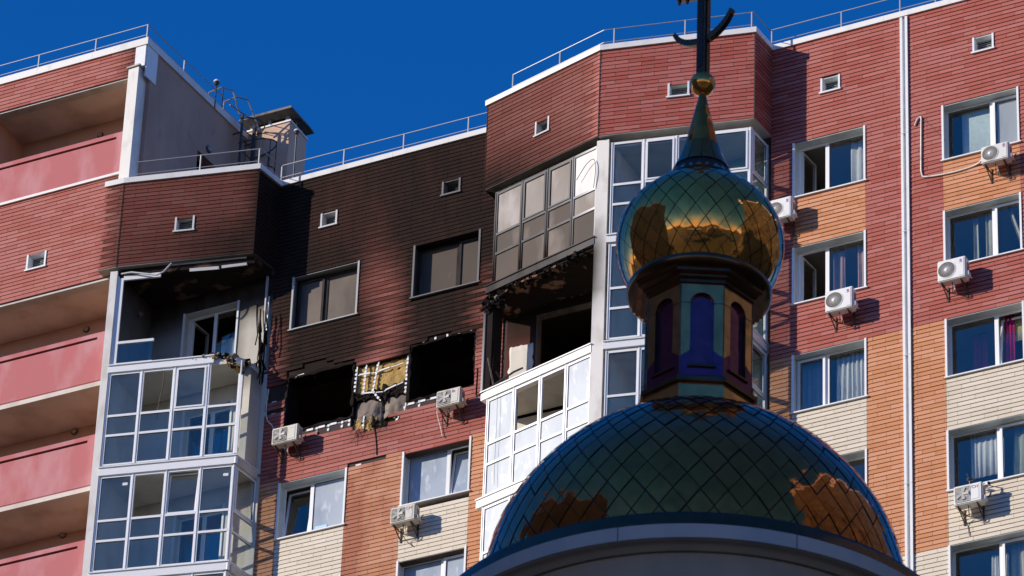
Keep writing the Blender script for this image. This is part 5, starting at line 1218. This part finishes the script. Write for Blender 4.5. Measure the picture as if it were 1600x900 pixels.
# onion cupola
P2 = Prof([(0.74, 4.20), (0.93, 4.48), (1.02, 4.80), (1.005, 5.12), (0.88, 5.40), (0.67, 5.63), (0.47, 5.82), (0.34, 6.05), (0.235, 6.38)])
b = MB(); b.lathe([(P2.at(P2.L*i/60)[0]-0.010, P2.at(P2.L*i/60)[1]) for i in range(61)], SEAM, 72); oni = b.build('onion_cupola', chu, smooth=True); oni.location.z = CZC
rows = []; v = -0.12
while P2.at(v)[1] < 6.02 or v < 0.5:
    rows.append(v); r, z = P2.at(v); v += 0.175 if r > 0.9 else (0.165 if r > 0.6 else 0.13)
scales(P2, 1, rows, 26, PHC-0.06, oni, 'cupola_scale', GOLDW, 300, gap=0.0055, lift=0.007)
for k in range(13):
    a = PHC + (k+0.5)*2*pi/13; b = MB(); w = pi/13*0.94
    for i in range(4):
        for j in range(5):
            v = P2.L*0.0; z0 = 6.02+(6.40-6.02)*i/3; rr = 0.365+(0.222-0.365)*(i/3)**0.8
            t = a - w + 2*w*j/4; b.v.append((rr*cos(t), rr*sin(t), z0))
    for i in range(3):
        for j in range(4): q = i*5+j; b.f.append((q, q+1, q+6, q+5)); b.m.append(b.mi(GOLD)); b.r.append(0.5)
    b.build('collar_plate', oni, smooth=True)
plathe([(0.205, 6.36), (0.215, 6.40), (0.052, 7.16), (0.05, 7.24)], GOLD, 'spire_cone', chu, n=40, z=CZC)
plathe([(0.163*cos(a)+0.0001, 7.376+0.163*sin(a)) for a in [-pi/2+pi*i/20 for i in range(21)]], GOLDW, 'orb', chu, n=40, z=CZC)
# cross: local frame with x along the arms, turned towards the block
KY = rad(-41)
xr = bpy.data.objects.new('cross', None); COL.objects.link(xr); xr.parent = chu; xr.location = (0, 0, CZC); xr.rotation_euler.z = KY
def cbar(pts, th, name, m=GOLDD, grow=None):
    """outline in (x,z), thickness th in y, with a raised rim"""
    b = MB(); n = len(pts)
    b.quad([(x, -th, z) for x, z in pts], m); b.quad([(x, th, z) for x, z in reversed(pts)], m)
    for i in range(n): (a, c), (e, g) = pts[i], pts[(i+1) % n]; b.quad([(a, th, c), (e, th, g), (e, -th, g), (a, -th, c)], m)
    return clean(b.build(name, xr))
b = MB(); F0 = Fr(0, 0); b.box(F0, -0.066, 0.066, -0.055, 0.055, 7.48, 9.65, GOLDD); b.box(F0, -0.082, 0.082, -0.03, 0.03, 7.50, 9.67, GOLDD)
b.box(F0, -0.035, 0.035, 0.055, 0.062, 7.62, 9.5, SEAM)
b.build('upright', xr)
cr_o = [(0.50*sin(a), 8.48-0.47*cos(a)) for a in [(-0.40+0.80*i/20)*pi for i in range(21)]]
cr_i = [(0.485*sin(a), 8.56-0.455*cos(a)) for a in [(-0.40+0.80*i/20)*pi for i in range(21)]]
cr_i[0] = cr_o[0]; cr_i[-1] = cr_o[-1]
b = MB()
for (ya, yb) in ((-0.035, 0.035),):
    for i in range(20):
        a, c, e, g = cr_o[i], cr_o[i+1], cr_i[i+1], cr_i[i]
        b.hexa([(a[0], ya, a[1]), (c[0], ya, c[1]), (c[0], yb, c[1]), (a[0], yb, a[1]), (g[0], ya, g[1]), (e[0], ya, e[1]), (e[0], yb, e[1]), (g[0], yb, g[1])], GOLDD)
b.build('crescent', xr)
b = MB(); b.hexa([(-0.42, -0.04, 8.86), (0.42, -0.04, 8.62), (0.42, 0.04, 8.62), (-0.42, 0.04, 8.86), (-0.42, -0.04, 8.97), (0.42, -0.04, 8.73), (0.42, 0.04, 8.73), (-0.42, 0.04, 8.97)], GOLDD); b.build('footrest_bar', xr)
for x, z in ((-0.40, 8.86), (-0.27, 8.82), (0.40, 8.62), (0.27, 8.66)):
    b = MB(); b.tube((x, 0, z+0.02), (x, 0, z-0.07), 0.028, GOLDD, 8, r2=0.012); b.build('pendant', xr)
b = MB(); b.box(F0, -0.6, 0.6, -0.04, 0.04, 9.15, 9.27, GOLDD); b.build('crossbar', xr)

# ------------------------------------------------------------------ blocks around the churchyard (outside the picture: they shade the domes and show in their gilding)
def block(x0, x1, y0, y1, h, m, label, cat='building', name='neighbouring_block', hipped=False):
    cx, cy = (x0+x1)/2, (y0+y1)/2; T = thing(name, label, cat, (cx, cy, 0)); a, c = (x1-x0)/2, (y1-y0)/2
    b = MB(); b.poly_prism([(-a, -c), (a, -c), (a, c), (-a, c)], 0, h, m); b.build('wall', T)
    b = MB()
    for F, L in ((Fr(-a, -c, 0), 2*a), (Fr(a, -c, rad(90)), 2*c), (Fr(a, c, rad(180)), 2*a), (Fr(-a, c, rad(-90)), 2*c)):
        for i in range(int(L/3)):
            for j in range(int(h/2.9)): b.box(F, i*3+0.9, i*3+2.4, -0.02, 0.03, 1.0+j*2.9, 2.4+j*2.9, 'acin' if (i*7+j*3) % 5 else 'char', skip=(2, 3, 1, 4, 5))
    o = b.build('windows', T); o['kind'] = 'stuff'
    b = MB()
    if hipped:
        b.quad([(-a-0.5, -c-0.5, h), (a+0.5, -c-0.5, h), (a*0.4, 0, h+4)], 'red'); b.quad([(a+0.5, -c-0.5, h), (a+0.5, c+0.5, h), (a*0.4, 0, h+4)], 'red')
        b.quad([(a+0.5, c+0.5, h), (-a-0.5, c+0.5, h), (-a*0.4, 0, h+4), (a*0.4, 0, h+4)], 'red'); b.quad([(-a-0.5, -c-0.5, h), (a*0.4, 0, h+4), (-a*0.4, 0, h+4)], 'red'); b.quad([(-a-0.5, c+0.5, h), (-a-0.5, -c-0.5, h), (-a*0.4, 0, h+4)], 'red')
    else: b.poly_prism([(-a-0.3, -c-0.3), (a+0.3, -c-0.3), (a+0.3, c+0.3), (-a-0.3, c+0.3)], h, h+0.6, 'coping')
    b.build('roof', T)
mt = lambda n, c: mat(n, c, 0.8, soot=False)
block(-46, -30, 24, 62, 63, mt('brick_red_render', (0.16, 0.11, 0.09)), 'tall brick red block west of the churchyard, outside the picture')
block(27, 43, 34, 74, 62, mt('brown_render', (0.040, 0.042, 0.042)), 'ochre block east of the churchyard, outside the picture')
block(20, 52, -75, -55, 26, mt('orange_render', (0.60, 0.30, 0.10)), 'orange block south-east of the churchyard, outside the picture')
block(-34, -6, -70, -52, 22, mt('cream_render', (0.62, 0.52, 0.36)), 'cream block south of the churchyard, outside the picture')
block(2, 14, -48, -36, 12, mt('yellow_render', (0.70, 0.46, 0.16)), 'small yellow house with a hipped roof behind the photographer', hipped=True, name='neighbouring_house')
block(-30, -18, -28, -14, 11, mt('white_render', (0.7, 0.66, 0.6)), 'small white house with a hipped roof behind the photographer', hipped=True, name='neighbouring_house')
